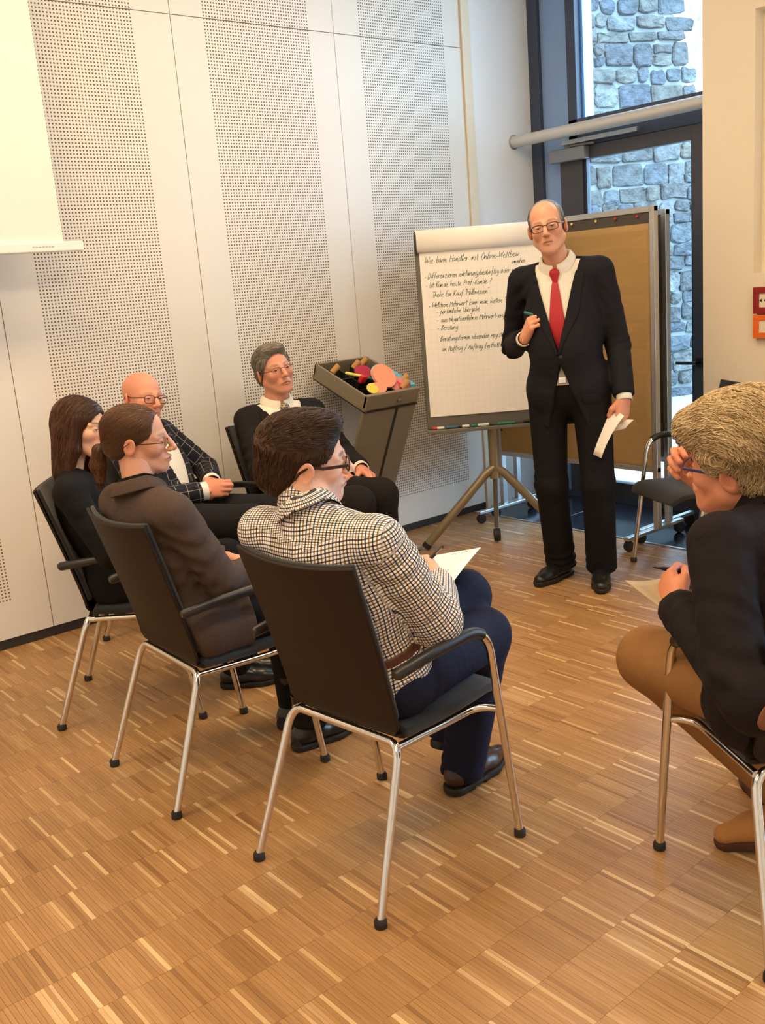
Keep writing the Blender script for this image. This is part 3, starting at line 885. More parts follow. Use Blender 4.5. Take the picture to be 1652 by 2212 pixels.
for yy, zz, m_, cn, wh in pinspec:
    lb = f'{cn} push pin' + (f', {wh} one of its colour,' if wh in ('left', 'right') else (' in the corner of the paper' if wh == '' else ' low on the left edge of the paper')) + ' on the pinboard'
    t = empty('push_pin', (4.43 - .0125 - (.006 if zz < 1.7 else 0), 3.665 + yy, zz), 0, lb, 'pin', 'push pins on the pinboard')
    MB().lathe([(.002, 0), (.0025, .006), (.0075, .007), (.006, .012), (.001, .0135)], (0, 0, 0), 10, (-1, 0, 0)).build('head', m_, t)
pinboard(4.60, 3.12, 4.29, .42, 1.775, 'second pinboard standing close behind the paper-covered one')

# ================================================================== moderation trolley
tx0, tx1 = 3.15, 3.52
TR = empty('moderation_trolley', (3.335, 4.15, 0), 0, 'grey metal moderation trolley with sloping open tray and slanted panel leg', 'trolley')
TM = mat('trolley_grey', lin(138, 128, 110), .5, .2, var=.06, vs=30)
TMl = mat('trolley_base_grey', lin(150, 152, 150), .5, .2, var=.04, vs=20)
hw = (tx1 - tx0) / 2
yf, yb, zf, zb = 3.95 - 4.15, 4.385 - 4.15, .945, 1.115
tv = np.array([0, yb - yf, zb - zf]); tl = np.linalg.norm(tv); tv /= tl          # up the slope
tn = np.array([0, -tv[2], tv[1]])                                               # out of the tray
to = np.array([0, yf, zf])


def tp(x, s, d): return to + np.array([1., 0, 0]) * x + tv * s + tn * d


ex = np.array([1., 0, 0])
mb = MB(); mb.obox(tp(0, tl / 2, -.088), ex * hw, tv * tl / 2, tn * .006); mb.build('tray_floor', C_blk, TR, smooth=False)
for s in (-1, 1):
    mb = MB(); mb.obox(tp(s * (hw - .007), tl / 2, -.046), ex * .007, tv * tl / 2, tn * .046)
    mb.build('tray_side', TM, TR, smooth=False, bevel=.003)
mb = MB(); mb.obox(tp(0, tl - .007, -.046), ex * hw, tv * .007, tn * .046); mb.build('tray_back', TM, TR, smooth=False, bevel=.003)
mb = MB(); mb.obox(tp(-hw - .002, tl / 2, -.075), ex * .004, tv * tl / 2, tn * .008); mb.build('side_slot', MT['bronze'], TR, smooth=False)
for sx in (-.06, .06):
    mb = MB(); mb.obox(tp(sx, tl / 2, -.055), ex * .003, tv * (tl / 2 - .015), tn * .028); mb.build('divider', C_blk, TR, smooth=False)
for ss in (.14, .29):
    mb = MB(); mb.obox(tp(0, ss, -.055), ex * (hw - .014), tv * .003, tn * .028); mb.build('divider', C_blk, TR, smooth=False)
# slanted panel leg: from the tray front back down to the wall foot
pa = tp(0, 0, .004); pb_ = np.array([0, 4.395 - 4.15, .03])
dv = pb_ - pa; dl = np.linalg.norm(dv); dv /= dl; dn = np.array([0, dv[2], -dv[1]]); dn = dn if dn[1] < 0 else -dn
mb = MB(); mb.obox((pa + pb_) / 2 - dn * .010, ex * hw, dv * dl / 2, dn * .010); mb.build('panel_leg', TM, TR, smooth=False, bevel=.003)
mb = MB(); mb.obox(pa + dv * (dl * .52) + dn * .001 + ex * .045, ex * .0075, dv * dl * .43, dn * .003); mb.build('groove', C_blk, TR, smooth=False)
mb = MB(); mb.lathe([(.012, 0), (.012, .01), (.008, .014)], pa + dv * .055 + ex * .045, 12, dn); mb.build('knob', MT['greymet'], TR)
mb = MB(); [mb.lathe([(.006, 0), (.005, .003)], pa + dv * q + ex * w_, 10, dn) for q, w_ in ((.09, -hw + .025), (.03, .05))]; mb.build('screw', MT['greymet'], TR)
mb = MB(); mb.prism([(-hw - .03, yf + .125), (hw + .045, yf + .125), (hw + .02, .255), (-hw, .255)], .008, .028); mb.build('base_plate', TMl, TR, smooth=False, bevel=.003)
mb = MB(); mb.prism([(-hw - .02, yf + .135), (hw + .035, yf + .135), (hw + .01, .25), (-hw + .01, .25)], .0, .008); mb.build('base_edge', C_blk, TR, smooth=False)
TRW = np.array([3.335, 4.15, 0])


def in_tray(x, s, d): return TRW + tp(x, s, d)


def disc(name, x, s, d, r, sy, th, tilt, m_, label, cat='card', group='moderation cards in the trolley tray'):
    c = in_tray(x, s, d)
    t = tilt
    ax = tn * math.cos(t) - tv * math.sin(t)                    # disc normal leans towards the front
    vv = np.cross(ax, ex)
    mb = MB(); n = 28
    V = [c + k * ax * th / 2 + ex * r * math.cos(a) + vv * r * sy * math.sin(a) - c for k in (-1, 1) for a in np.linspace(0, 2 * math.pi, n, endpoint=False)]
    F = [tuple(range(n))[::-1], tuple(range(n, 2 * n))] + [(i, (i + 1) % n, n + (i + 1) % n, n + i) for i in range(n)]
    mb.raw(V, F); o = mb.build(name, m_, None, smooth=False); o.location = c
    return tag(o, label, cat, group)


C_pink = cm('salmon_card', 240, 158, 130, rough=.8); C_lp = cm('pink_card', 222, 150, 150, rough=.8); C_ycard = cm('yellow_card', 226, 212, 96, rough=.8)
C_mag = cm('magenta_card', 176, 48, 76, rough=.8); C_bcard = cm('light_blue_card', 96, 178, 206, rough=.8); C_gcard = cm('mint_card', 150, 200, 178, rough=.8); C_rose = cm('rose_strip_card', 226, 116, 124, rough=.8)
disc('round_card_stack', .01, .115, .045, .072, 1.0, .016, .62, C_pink, 'large round salmon card stack leaning in the trolley tray')
disc('round_card_stack', .012, .128, .042, .071, 1.0, .006, .62, C_gcard, 'mint round card directly behind the large salmon stack')
disc('oval_card_stack', .085, .085, .005, .052, .8, .010, .75, C_lp, 'small pink round card stack right of the salmon one')
disc('oval_card_stack', -.075, .055, .012, .058, .62, .010, .55, C_pink, 'low salmon oval card stack at the front left of the tray')
disc('oval_card_stack', -.115, .050, .020, .036, .85, .004, .65, C_ycard, 'small yellow round card at the front left of the tray')
disc('oval_card_stack', -.01, .262, .012, .055, .75, .010, .6, C_mag, 'magenta oval card stack towards the back of the tray')
for i, (sx, m_, nm) in enumerate([(.105, C_rose, 'rose'), (.148, C_bcard, 'light blue')]):
    mb = MB(); c = in_tray(sx, .135, .006)
    mb.obox((0, 0, 0), ex * .018, tv * .115, tn * .014); o = mb.build('strip_card_stack', m_, None, smooth=False, bevel=.001); o.location = c
    tag(o, f'stack of {nm} strip cards on the right side of the trolley tray', 'card', 'moderation cards in the trolley tray')
for i in range(5):
    a = in_tray(-.105 + .013 * (i % 3), .185 + .012 * (i // 3), -.06)
    marker('marker_pen', a, tn + tv * .25 - ex * .1, .0085, .125, C_blk, C_red, 'red capped marker in the cluster at the left of the tray', 'marker', 'red capped markers in the tray', capf=.0) if False else None
    t = empty('marker_pen', tuple(a), 0, 'red capped marker in the cluster at the left of the tray', 'marker', 'red capped markers in the tray')
    d_ = tn + tv * -.35; d_ /= np.linalg.norm(d_)
    MB().lathe([(.007, 0), (.0075, .003), (.0075, .07)], (0, 0, 0), 10, d_).build('barrel', C_blk, t)
    MB().lathe([(.0085, .07), (.0085, .108), (.006, .112)], (0, 0, 0), 10, d_).build('cap', C_red, t)
for i, (x_, s_, m_, nm) in enumerate([(-.10, .30, C_yel, 'yellow'), (-.085, .275, C_yel, 'yellow'), (-.048, .235, C_teal, 'teal'), (-.036, .222, C_teal, 'teal'), (-.028, .205, C_teal, 'teal')]):
    marker('marker_pen', in_tray(x_, s_, .002), -tv * .9 + ex * .35 + tn * .15, .0085, .11, m_, m_, f'{nm} marker lying in the trolley tray' + (', the one nearer the back corner' if i == 0 else ', the one nearer the red markers' if i == 1 else ''), 'marker', f'{nm} markers in the tray')
C_cork = cm('cork', 186, 140, 84, rough=.85)
for x_, s_, w_ in [(-.125, .36, 'back left corner'), (.03, .375, 'back middle'), (.10, .395, 'back right corner'), (.075, .20, 'middle'), (.15, .10, 'right edge on the blue cards'), (.10, .035, 'front right')]:
    mb = MB(); c = in_tray(x_, s_, .004 if s_ > .12 else .02)
    q = random.uniform(-.5, .5)
    mb.tube([np.array([0, 0, 0.]) - ex * .02 * math.cos(q) - tn * .02, ex * .02 * math.cos(q) + tn * .018], .017, 12)
    o = mb.build('cork_stopper', C_cork, None, bevel=0); o.location = c
    tag(o, f'brown cork block at the {w_} of the trolley tray', 'cork', 'cork blocks in the tray')
mb = MB(); mb.obox((0, 0, 0), ex * .05, tv * .018, tn * .016); o = mb.build('tape_box', C_blk, None, smooth=False, bevel=.002); o.location = in_tray(.10, .30, .0)
tag(o, 'small black box lying at the back right of the trolley tray', 'box')
mb = MB(); mb.obox((0, 0, 0), ex * .034, tv * .006, tn * .006); o = mb.build('glue_stick', cm('pale_blue_plastic', 150, 160, 190), None, smooth=False, bevel=.002); o.location = in_tray(.095, .262, .018)
tag(o, 'pale blue stick lying in front of the black box in the tray', 'stick')
# ================================================================== people: implicit surfaces
def A_(v): return np.asarray(v, f32)


def nrm(v):
    v = np.asarray(v, float); return v / (np.linalg.norm(v) + 1e-12)


def cap(a, b, ra, rb, n=None, s=1.0):
    """tapered capsule; n, s: squeezed along n by s"""
    a, b = A_(a), A_(b); ba = b - a
    if n is not None:
        n = A_(nrm(n)); ba = ba + (s - 1) * ba.dot(n) * n
    bb = float(ba.dot(ba)) + 1e-9

    def f(P):
        pa = P - a
        if n is not None: pa = pa + ((s - 1) * (pa @ n))[:, None] * n
        h = np.clip((pa @ ba) / bb, 0, 1)
        q = pa - h[:, None] * ba
        d = np.sqrt(np.einsum('ij,ij->i', q, q)) - (ra + (rb - ra) * h)
        return d / (s ** .5 if n is not None else 1)
    return f


def ell(c, r, M=None):
    c = A_(c); r = A_(r); M = None if M is None else A_(M)

    def f(P):
        q = P - c
        if M is not None: q = q @ M.T
        q = q / r
        k0 = np.sqrt(np.einsum('ij,ij->i', q, q)); q = q / r
        k1 = np.sqrt(np.einsum('ij,ij->i', q, q)) + 1e-9
        return k0 * (k0 - 1) / k1
    return f


def plane(o, n):
    """negative on the side opposite to n"""
    o = A_(o); n = A_(nrm(n))
    return lambda P: (P - o) @ n


def both(*fs):
    def f(P):
        d = fs[0](P)
        for g in fs[1:]: d = np.maximum(d, g(P))
        return d
    return f


def smin(a, b, k):
    if k <= 0: return np.minimum(a, b)
    h = np.clip(.5 + .5 * (b - a) / k, 0, 1)
    return b + (a - b) * h - k * h * (1 - h)


class Fld:
    def __init__(s): s.ops = []
    def add(s, f, k=.02): s.ops.append((0, f, k)); return s
    def sub(s, f, k=.004): s.ops.append((1, f, k)); return s
    def cut(s, f, k=.002): s.ops.append((2, f, k)); return s
    def disp(s, f): s.ops.append((3, f, 0)); return s
    def __call__(s, P):
        d = None
        for op, f, k in s.ops:
            if d is None: d = f(P); continue
            if op == 0: d = smin(d, f(P), k)
            elif op == 1: d = -smin(-d, f(P), k)
            elif op == 2: d = -smin(-d, -f(P), k)
            else: d = d + f(P)
        return d


def smesh(fn, lo, hi, h, B=4):
    """surface nets on a sparse grid -> vertices, quads"""
    lo = np.asarray(lo, float); hi = np.asarray(hi, float)
    n = np.maximum(1, np.ceil((hi - lo) / (h * B)).astype(int))
    cs = [lo[i] + (np.arange(n[i]) + .5) * h * B for i in range(3)]
    Cg = np.stack(np.meshgrid(*cs, indexing='ij'), -1).reshape(-1, 3).astype(f32)
    d = fn(Cg)
    D = np.repeat(np.repeat(np.repeat(d.reshape(n), B, 0), B, 1), B, 2)
    D = np.pad(D, ((0, 1), (0, 1), (0, 1)), mode='edge').astype(f32)
    sel = np.nonzero(np.abs(d) < h * B * 1.75)[0]
    if not len(sel): return np.zeros((0, 3)), np.zeros((0, 4), int)
    si = np.stack(np.unravel_index(sel, n), 1) * B
    off = np.stack(np.meshgrid(*[np.arange(B + 1)] * 3, indexing='ij'), -1).reshape(-1, 3)
    for c0 in range(0, len(si), 3000):
        I = (si[c0:c0 + 3000, None, :] + off[None]).reshape(-1, 3)
        key = np.unique((I[:, 0] * D.shape[1] + I[:, 1]) * D.shape[2] + I[:, 2])
        I = np.stack(np.unravel_index(key, D.shape), 1)
        D[I[:, 0], I[:, 1], I[:, 2]] = fn((lo + I * h).astype(f32))
    ins = D < 0
    cnt = np.zeros(tuple(s - 1 for s in D.shape), np.uint8)
    corners = [(i, j, k) for i in (0, 1) for j in (0, 1) for k in (0, 1)]
    sx, sy, sz = cnt.shape
    for i, j, k in corners: cnt += ins[i:i + sx, j:j + sy, k:k + sz]
    act = np.stack(np.nonzero((cnt > 0) & (cnt < 8)), 1)
    val = np.stack([D[act[:, 0] + i, act[:, 1] + j, act[:, 2] + k] for i, j, k in corners], 1)
    acc = np.zeros((len(act), 3)); num = np.zeros(len(act))
    for a in range(8):
        for b in range(a + 1, 8):
            pa, pb = np.array(corners[a]), np.array(corners[b])
            if abs(pa - pb).sum() != 1: continue
            va, vb = val[:, a], val[:, b]
            m = (va < 0) != (vb < 0)
            t = np.where(m, va / np.where(m, va - vb, 1), 0)
            acc += np.where(m[:, None], pa + t[:, None] * (pb - pa), 0); num += m
    V = lo + (act + acc / num[:, None]) * h
    vid = np.full(cnt.shape, -1, np.int32); vid[act[:, 0], act[:, 1], act[:, 2]] = np.arange(len(act))
    Fs = []
    for ax in range(3):
        o1, o2 = [(1, 2), (2, 0), (0, 1)][ax]
        sl0 = [slice(None)] * 3; sl1 = [slice(None)] * 3
        sl0[ax] = slice(0, -1); sl1[ax] = slice(1, None)
        for q in (o1, o2):
            sl0[q] = slice(1, -1); sl1[q] = slice(1, -1)
        a, b = ins[tuple(sl0)], ins[tuple(sl1)]
        e = np.stack(np.nonzero(a != b), 1)
        if not len(e): continue
        base = e.copy(); base[:, o1] += 1; base[:, o2] += 1
        first = a[e[:, 0], e[:, 1], e[:, 2]]

        def g(d1, d2):
            q = base.copy(); q[:, o1] += d1; q[:, o2] += d2
            return vid[q[:, 0], q[:, 1], q[:, 2]]
        Q = np.stack([g(-1, -1), g(0, -1), g(0, 0), g(-1, 0)], 1)
        Q[~first] = Q[~first][:, ::-1]
        Fs.append(Q)
    F = np.concatenate(Fs); F = F[(F >= 0).all(1)]
    return V.astype(f32), F


def relax(V, F, it=2, lam=.5):
    """light Laplacian smoothing over the quads"""
    E = np.concatenate([F[:, [0, 1]], F[:, [1, 2]], F[:, [2, 3]], F[:, [3, 0]]])
    for _ in range(it):
        acc = np.zeros_like(V); n = np.zeros(len(V), f32)
        np.add.at(acc, E[:, 0], V[E[:, 1]]); np.add.at(n, E[:, 0], 1)
        V = V + lam * (acc / np.maximum(n, 1)[:, None] - V)
    return V


def march(fn, O, d, off=0.0, tmax=.6):
    """walk from points O along d until fn < off"""
    O = A_(O).copy(); d = A_(d)
    if d.ndim == 1: d = np.tile(d, (len(O), 1))
    t = np.zeros(len(O), f32)
    for _ in range(60):
        t = t + np.clip(fn(O + t[:, None] * d) - off, -.02, .03) * .8
        t = np.minimum(t, tmax)
    return O + t[:, None] * d


def waves(P, seed, fr, n=5):
    r = np.random.default_rng(seed); s = np.zeros(len(P), f32)
    for _ in range(n):
        k = A_(r.normal(0, 1, 3)); k = k / np.linalg.norm(k) * fr * r.uniform(.6, 1.5)
        s += np.sin(P @ k + r.uniform(0, 6.28))
    return s / n


def folds(joint, axis, amp, period, reach, seed=0):
    """creases across a limb, fading away from the joint"""
    j = A_(joint); ax = A_(nrm(axis))

    def f(P):
        q = P - j
        w = np.exp(-np.einsum('ij,ij->i', q, q) / reach ** 2)
        ph = (q @ ax) * (2 * math.pi / period) + 4.0 * waves(P, seed, 22, 3)
        return -amp * w * np.sin(ph) * (.45 + 1.1 * waves(P, seed + 50, 18, 3))
    return f


def rot(yaw, pitch=0, roll=0):
    y, p, r = map(math.radians, (yaw, pitch, roll))
    Rz = np.array([[math.cos(y), -math.sin(y), 0], [math.sin(y), math.cos(y), 0], [0, 0, 1]])
    Ry = np.array([[math.cos(p), 0, math.sin(p)], [0, 1, 0], [-math.sin(p), 0, math.cos(p)]])
    Rx = np.array([[1, 0, 0], [0, math.cos(r), -math.sin(r)], [0, math.sin(r), math.cos(r)]])
    return Rz @ Ry @ Rx


# ------------------------------------------------------------------ the head (x forward, y left, z up; centre at eye height)
def head_field(p):
    jw = p.get('jaw', 1.0); ns = p.get('nose', 1.0); fat = p.get('fat', 0.0); fem = p.get('fem', 0)
    F = Fld()
    F.add(ell((-.014, 0, .043), (.099, .077, .088)))
    F.add(ell((.026, 0, -.020), (.064, .061 * jw + fat * .6, .080)), .03)
    for s in (1, -1):
        F.add(cap((.004, s * .050 * jw, -.055), (.066, s * .020, -.100), .026 + fat, .019 + fat * .6), .03)
        F.add(ell((.058, s * .041, -.022), (.026, .024 + fat, .026)), .022)          # cheekbone
        F.add(cap((.080, s * .012, .026), (.068, s * .046, .022), .011, .010), .014)   # brow
    F.add(ell((.078, 0, -.104), (.020, .021 * jw, .019)), .022)                       # chin
    F.add(ell((.074, 0, -.068), (.027, .030, .026)), .02)                             # muzzle
    if fat > .004: F.add(ell((.030, 0, -.112), (.045, .045, .026)), .03)
    F.add(cap((.0885, 0, .020), (.1025 + .012 * ns, 0, -.024), .0088, .0098), .012)     # nose bridge
    F.add(ell((.1025 + .012 * ns, 0, -.030), (.0125, .0115, .0105)), .008)
    for s in (1, -1):
        F.add(ell((.0975 + .006 * ns, s * .0125, -.034), (.0105, .0075, .008)), .006)
        F.sub(ell((.104, s * .0345, .004), (.020, .0165, .0115)), .011)               # eye socket
        F.add(ell((.0772, s * .0315, .003), (.0142, .0152, .0122)), .005)             # lids
        F.sub(ell((.0945, s * .0315, .0020), (.012, .0120, .0034 * p.get('open', 1))), .0015)
        F.sub(cap((.099 + .006 * ns, s * .006, -.041), (.104 + .006 * ns, s * .005, -.036), .0032, .0026), .003)
    lo_ = p.get('mouth', 0.0)
    F.add(cap((.0935, -.0215, -.0655 - lo_), (.1025, 0, -.0615), .0042, .0058), .006)
    F.add(cap((.0935, .0215, -.0655 - lo_), (.1025, 0, -.0615), .0042, .0058), .006)
    F.add(cap((.093, -.0175, -.070), (.1005, 0, -.0735), .0042, .0064), .006)
    F.add(cap((.093, .0175, -.070), (.1005, 0, -.0735), .0042, .0064), .006)
    F.sub(cap((.098, -.0225, -.067 - lo_), (.1085, 0, -.0672), .0016, .0022), .003)
    F.sub(cap((.098, .0225, -.067 - lo_), (.1085, 0, -.0672), .0016, .0022), .003)
    for s in (1, -1):                                                                  # ears
        M = rot(s * 22, 12, 0).T
        F.add(both(ell((-.012, s * .0815, -.006), (.0215, .0075, .034), M)), .006)
        F.sub(ell((-.010, s * .0905, -.004), (.0135, .0075, .0235), M), .003)
        F.add(ell((-.004, s * .079, -.012), (.0065, .006, .012), M), .004)
    return F


def skin_cols(Vh, base, p):
    """base tone with redder lips, cheeks, nose and ears, brows in hair colour"""
    n = len(Vh); C = np.tile(np.array(base, f32)[:3], (n, 1))
    x, y, z = Vh[:, 0], np.abs(Vh[:, 1]), Vh[:, 2]
    g = lambda c, r: np.exp(-(((x - c[0]) / r[0]) ** 2 + ((y - c[1]) / r[1]) ** 2 + ((z - c[2]) / r[2]) ** 2))
    red = np.clip(.55 * g((.075, .042, -.03), (.03, .02, .022)) + .6 * g((.115, 0, -.032), (.016, .016, .014)) + .8 * g((-.012, .085, -.006), (.02, .010, .034)), 0, 1)
    C = C * (1 - red[:, None] * np.array([.02, .20, .24], f32))
    lip = np.clip(1.25 * g((.100, 0, -.0675), (.014, .021, .0075)), 0, 1) * (x > .088)
    lc = np.array(p.get('lip', (.36, .12, .09)), f32)
    C = C * (1 - .75 * lip[:, None]) + lc * (.75 * lip[:, None])
    ml = np.clip(1.6 * np.exp(-((z + .0672 + p.get('mouth', 0) * (y / .022)) / .0016) ** 2) * (y < .021) * (x > .092), 0, 1)
    C = C * (1 - .7 * ml[:, None])
    br = np.array(p.get('brow', (.06, .04, .025)), f32)
    yb = .031
    bz = .0275 + .004 * np.cos((y - .034) / .02 * 1.4)
    b = np.clip(1.5 * np.exp(-((z - bz) / .0042) ** 2), 0, 1) * np.clip((y - .011) / .006, 0, 1) * np.clip((.055 - y) / .008, 0, 1) * (x > .05) * p.get('brows', .8)
    C = C * (1 - b[:, None]) + br * b[:, None]
    la = np.clip(1.4 * np.exp(-((z - .0058 + .10 * np.abs(y - .0315)) / .0017) ** 2), 0, 1) * (np.abs(y - .0315) < .0135) * (x > .070)
    C = C * (1 - .72 * la[:, None])
    sh = np.exp(-((z - .010) / .006) ** 2 - ((y - .030) / .014) ** 2) * (x > .070)
    C = C * (1 - sh[:, None] * np.array([.10, .16, .16], f32))
    st = p.get('stubble', 0)
    if st:
        m = np.clip((-.045 - z) / .02, 0, 1) * np.clip((x - .0) / .03, 0, 1) * (1 - lip) * st
        C = C * (1 - m[:, None] * np.array([.45, .40, .35], f32))
    return C


# ------------------------------------------------------------------ the hand (x to fingertips, z back of hand, thumb on +y for a right hand)
def hand_field(side, flex, thumb=None, sc=1.0, spread=0.0, fore=(-1, 0, 0)):
    s = side
    F = Fld()
    kn = [(.088, .0275), (.093, .0085), (.088, -.0115), (.079, -.029)]
    kz = [0, .0035, .002, -.003]
    ln = [(.043, .026, .021), (.048, .030, .022), (.044, .028, .021), (.034, .021, .019)]
    rd = [.0098, .0102, .0096, .0085]
    F.add(cap(np.array(fore) * .06, (.004, 0, 0), .0265, .0255, (0, 0, 1), 1.15))
    for i, ((kx, ky), z) in enumerate(zip(kn, kz)):
        F.add(cap((.004, s * ky * .55, -.001), (kx - .006, s * ky, z - .002), .0165, .0125), .014)
    F.add(cap((.025, s * -.018, -.008), (.06, s * -.020, -.010), .014, .012), .012)
    tips = []
    for i, ((kx, ky), z) in enumerate(zip(kn, kz)):
        p = np.array([kx, s * ky, z]); a = 0; r = rd[i]
        dy = spread * (1.5 - i) * .12 * s
        for j in range(3):
            a += math.radians(flex[i][j])
            d = np.array([math.cos(a), dy * math.cos(a), -math.sin(a)]); d /= np.linalg.norm(d)
            q = p + d * ln[i][j]
            F.add(cap(p, q, r, r * .93), .004 if j else .007)
            r *= .93; p = q
        tips.append(p)
    th = thumb or [(.022, .022, -.010), (.054, .048, -.024), (.080, .056, -.040), (.100, .052, -.050)]
    T = [np.array([x, s * y, z]) for x, y, z in th]
    F.add(cap(T[0], T[1], .0165, .0125), .014)
    F.add(cap(T[1], T[2], .0118, .0105), .005); F.add(cap(T[2], T[3], .0106, .0088), .004)
    return F, T, tips


RELAX = [(25, 35, 20), (30, 40, 22), (35, 42, 25), (38, 45, 25)]
FIST = [(62, 88, 50), (66, 92, 52), (70, 92, 52), (72, 90, 50)]
HOLD = [(40, 60, 30), (50, 72, 35), (58, 78, 38), (62, 80, 40)]


def chair_press(F, k=.02):
    """flatten what leans against the chair back (chair space)"""
    n = (.948, 0, .318)
    F.sub(both(plane((-.052, 0, .45), n), plane((0, 0, .885), (0, 0, 1)), lambda P: np.abs(P[:, 1]) - .218), k)
    return F


class Person:
    def __init__(s, pos, yaw, J, label, sc=1.0):
        s.yaw = yaw; s.J = {k: np.array(v, float) for k, v in J.items()}
        s.root = empty('person', (pos[0], pos[1], 0), math.radians(yaw), label, 'person')
        J = s.J
        s.u = nrm(J['nk'] - J['pel']); l = J['shL'] - J['shR']; l = l - s.u * l.dot(s.u)
        s.l = nrm(l); s.f = np.cross(s.l, s.u)
        s.L = float(np.linalg.norm(J['nk'] - J['pel']))
        s.sc = sc
        s.skinV, s.skinF, s.skinC = [], [], []
        s.nv = 0

    def local(s, w):                                  # world point -> person space
        a = math.radians(-s.yaw); x, y = w[0] - s.root.location.x, w[1] - s.root.location.y
        return np.array([x * math.cos(a) - y * math.sin(a), x * math.sin(a) + y * math.cos(a), w[2]])

    def wdir(s, d):
        a = math.radians(-s.yaw)
        return np.array([d[0] * math.cos(a) - d[1] * math.sin(a), d[0] * math.sin(a) + d[1] * math.cos(a), d[2]])

    def add_skin(s, V, F, C):
        s.skinV.append(V); s.skinF.append(F + s.nv); s.skinC.append(C); s.nv += len(V)

    # torso without arms, t = cloth thickness
    def torso(s, F, t, w=1.0, belly=0.0, hip=1.0, depth=1.36):
        J, u, f, l, L = s.J, s.u, s.f, s.l, s.L
        pel, nk = J['pel'], J['nk']
        F.add(cap(pel - l * .065, pel + l * .065, .112 * hip + t, .112 * hip + t))
        F.add(cap(pel + u * .08, pel + u * L * .55, .148 * w + t, .156 * w + t, f, depth), .05)
        F.add(cap(pel + u * L * .5, pel + u * (L - .15), .160 * w + t, .150 * w + t, f, depth - .02), .05)
        mid = (J['shL'] + J['shR']) / 2
        F.add(cap(mid + (J['shL'] - mid) * .80 - u * .012, mid + (J['shR'] - mid) * .80 - u * .012, .046 + t, .046 + t), .05)
        for q in 'LR':
            F.add(cap(nk - u * .030 + f * .015, mid + (J['sh' + q] - mid) * .92 + u * .004, .044 + t, .036 + t), .035)
        if belly:
            F.add(ell(pel + u * .17 + f * .065, (.10 + belly, .13 + belly, .15)), .06)
        return F

    def arm(s, F, side, r0, r1, r2, cuff=.0, k=.03):
        J = s.J; sh, el, wr = J['sh' + side], J['el' + side], J['wr' + side]
        ax = nrm(wr - el); ce = wr - ax * cuff
        F.add(cap(sh, el, r0, r1), k)
        F.add(both(cap(el, wr, r1 * .98, r2), plane(ce, ax)), .018)
        return ce, ax

    def body_core(s, fat=0):
        J = s.J; F = Fld(); s.torso(F, -.04)
        for q in 'LR':
            F.add(cap(J['sh' + q], J['el' + q], .044, .036), .02); F.add(cap(J['el' + q], J['wr' + q], .036, .027), .02)
            F.add(cap(J['hip' + q], J['kn' + q], .066, .048), .02); F.add(cap(J['kn' + q], J['an' + q], .048, .034), .02)
        F.add(cap(J['nk'], J['hd'] + (J['nk'] - J['hd']) * .4, .045, .045), .02)
        if J['pel'][2] < .7: chair_press(F)
        P = np.array(list(J.values()))
        V, Q = smesh(F, P.min(0) - .2, P.max(0) + .1, .016)
        s.add_skin(V, Q, np.tile(np.array(s.skin, f32)[:3], (len(V), 1)))

    def head(s, wyaw, pitch, roll, par, skin, scale=1.0):
        s.skin = skin; s.par = par; s.hs = scale * np.array([1.05, 1.0, .935])
        s.HR = rot(wyaw - s.yaw, pitch, roll); s.hc = s.J['hd']
        F = head_field(par)
        nkl = s.to_head(s.J['nk'])
        r = par.get('neck', .054)
        F.add(cap((-.022, 0, -.055), nkl + (s.HR.T @ s.f) * .012, r, r * 1.06), .03)
        s.Hf = F
        lo = np.minimum((-.135, -.1, -.14), nkl - .07); hi = np.maximum((.135, .1, .145), nkl + .07)
        V, Q = smesh(F, lo, hi, .0027)
        C = skin_cols(V, skin, par)
        s.add_skin(s.from_head(V), Q, C)
        for q in (1, -1):
            s.eye(q, par)

    def to_head(s, p): return (np.asarray(p) - s.hc) @ s.HR / s.hs
    def from_head(s, V): return (np.asarray(V) * s.hs @ s.HR.T + s.hc).astype(f32)

    def eye(s, q, par):
        n, m = 20, 14; V = []; F = []
        for i in range(m + 1):
            th = math.pi * i / m
            for k in range(n):
                a = 2 * math.pi * k / n
                V.append((math.cos(th), math.sin(th) * math.cos(a), math.sin(th) * math.sin(a)))
        for i in range(m):
            for k in range(n): F.append((i * n + k, i * n + (k + 1) % n, (i + 1) * n + (k + 1) % n, (i + 1) * n + k))
        V = np.array(V); gx = rot(par.get('gaze', 0), par.get('gazep', 0))
        c = np.tile(np.array([.46, .42, .39]), (len(V), 1)); c[V[:, 0] > .86] = par.get('iris', (.10, .13, .15)); c[V[:, 0] > .965] = (.01, .01, .01)
        W_ = (V @ gx.T) * .0120 + np.array([.0764, q * .0315, .0022])
        mk('eye', s.from_head(W_), np.array(F), EYE, s.root, True, {'col': ('FLOAT_COLOR', np.c_[c, np.ones(len(c))])})

    def hand(s, side, xdir, zdir, flex, thumb=None, scale=1.0, spread=0.0, off=(0, 0, 0)):
        """xdir: where the fingers point, zdir: where the back of the hand faces (person space)"""
        x = nrm(xdir); z = np.array(zdir, float); z = nrm(z - x * z.dot(x)); y = np.cross(z, x)
        M = np.stack([x, y, z], 1); o = s.J['wr' + side] + np.array(off)
        F, T, tips = hand_field(1 if side == 'R' else -1, flex, thumb, 1, spread, nrm(s.J['el' + side] - s.J['wr' + side]) @ M)
        V, Q = smesh(F, (-.11, -.10, -.115), (.20, .10, .11), .0028)
        base = np.array(s.skin, f32)[:3] * np.array([1.0, .90, .86], f32)
        s.add_skin(((V * scale) @ M.T + o).astype(f32), Q, np.tile(base, (len(V), 1)))
        return lambda p: (np.array(p) * scale) @ M.T + o

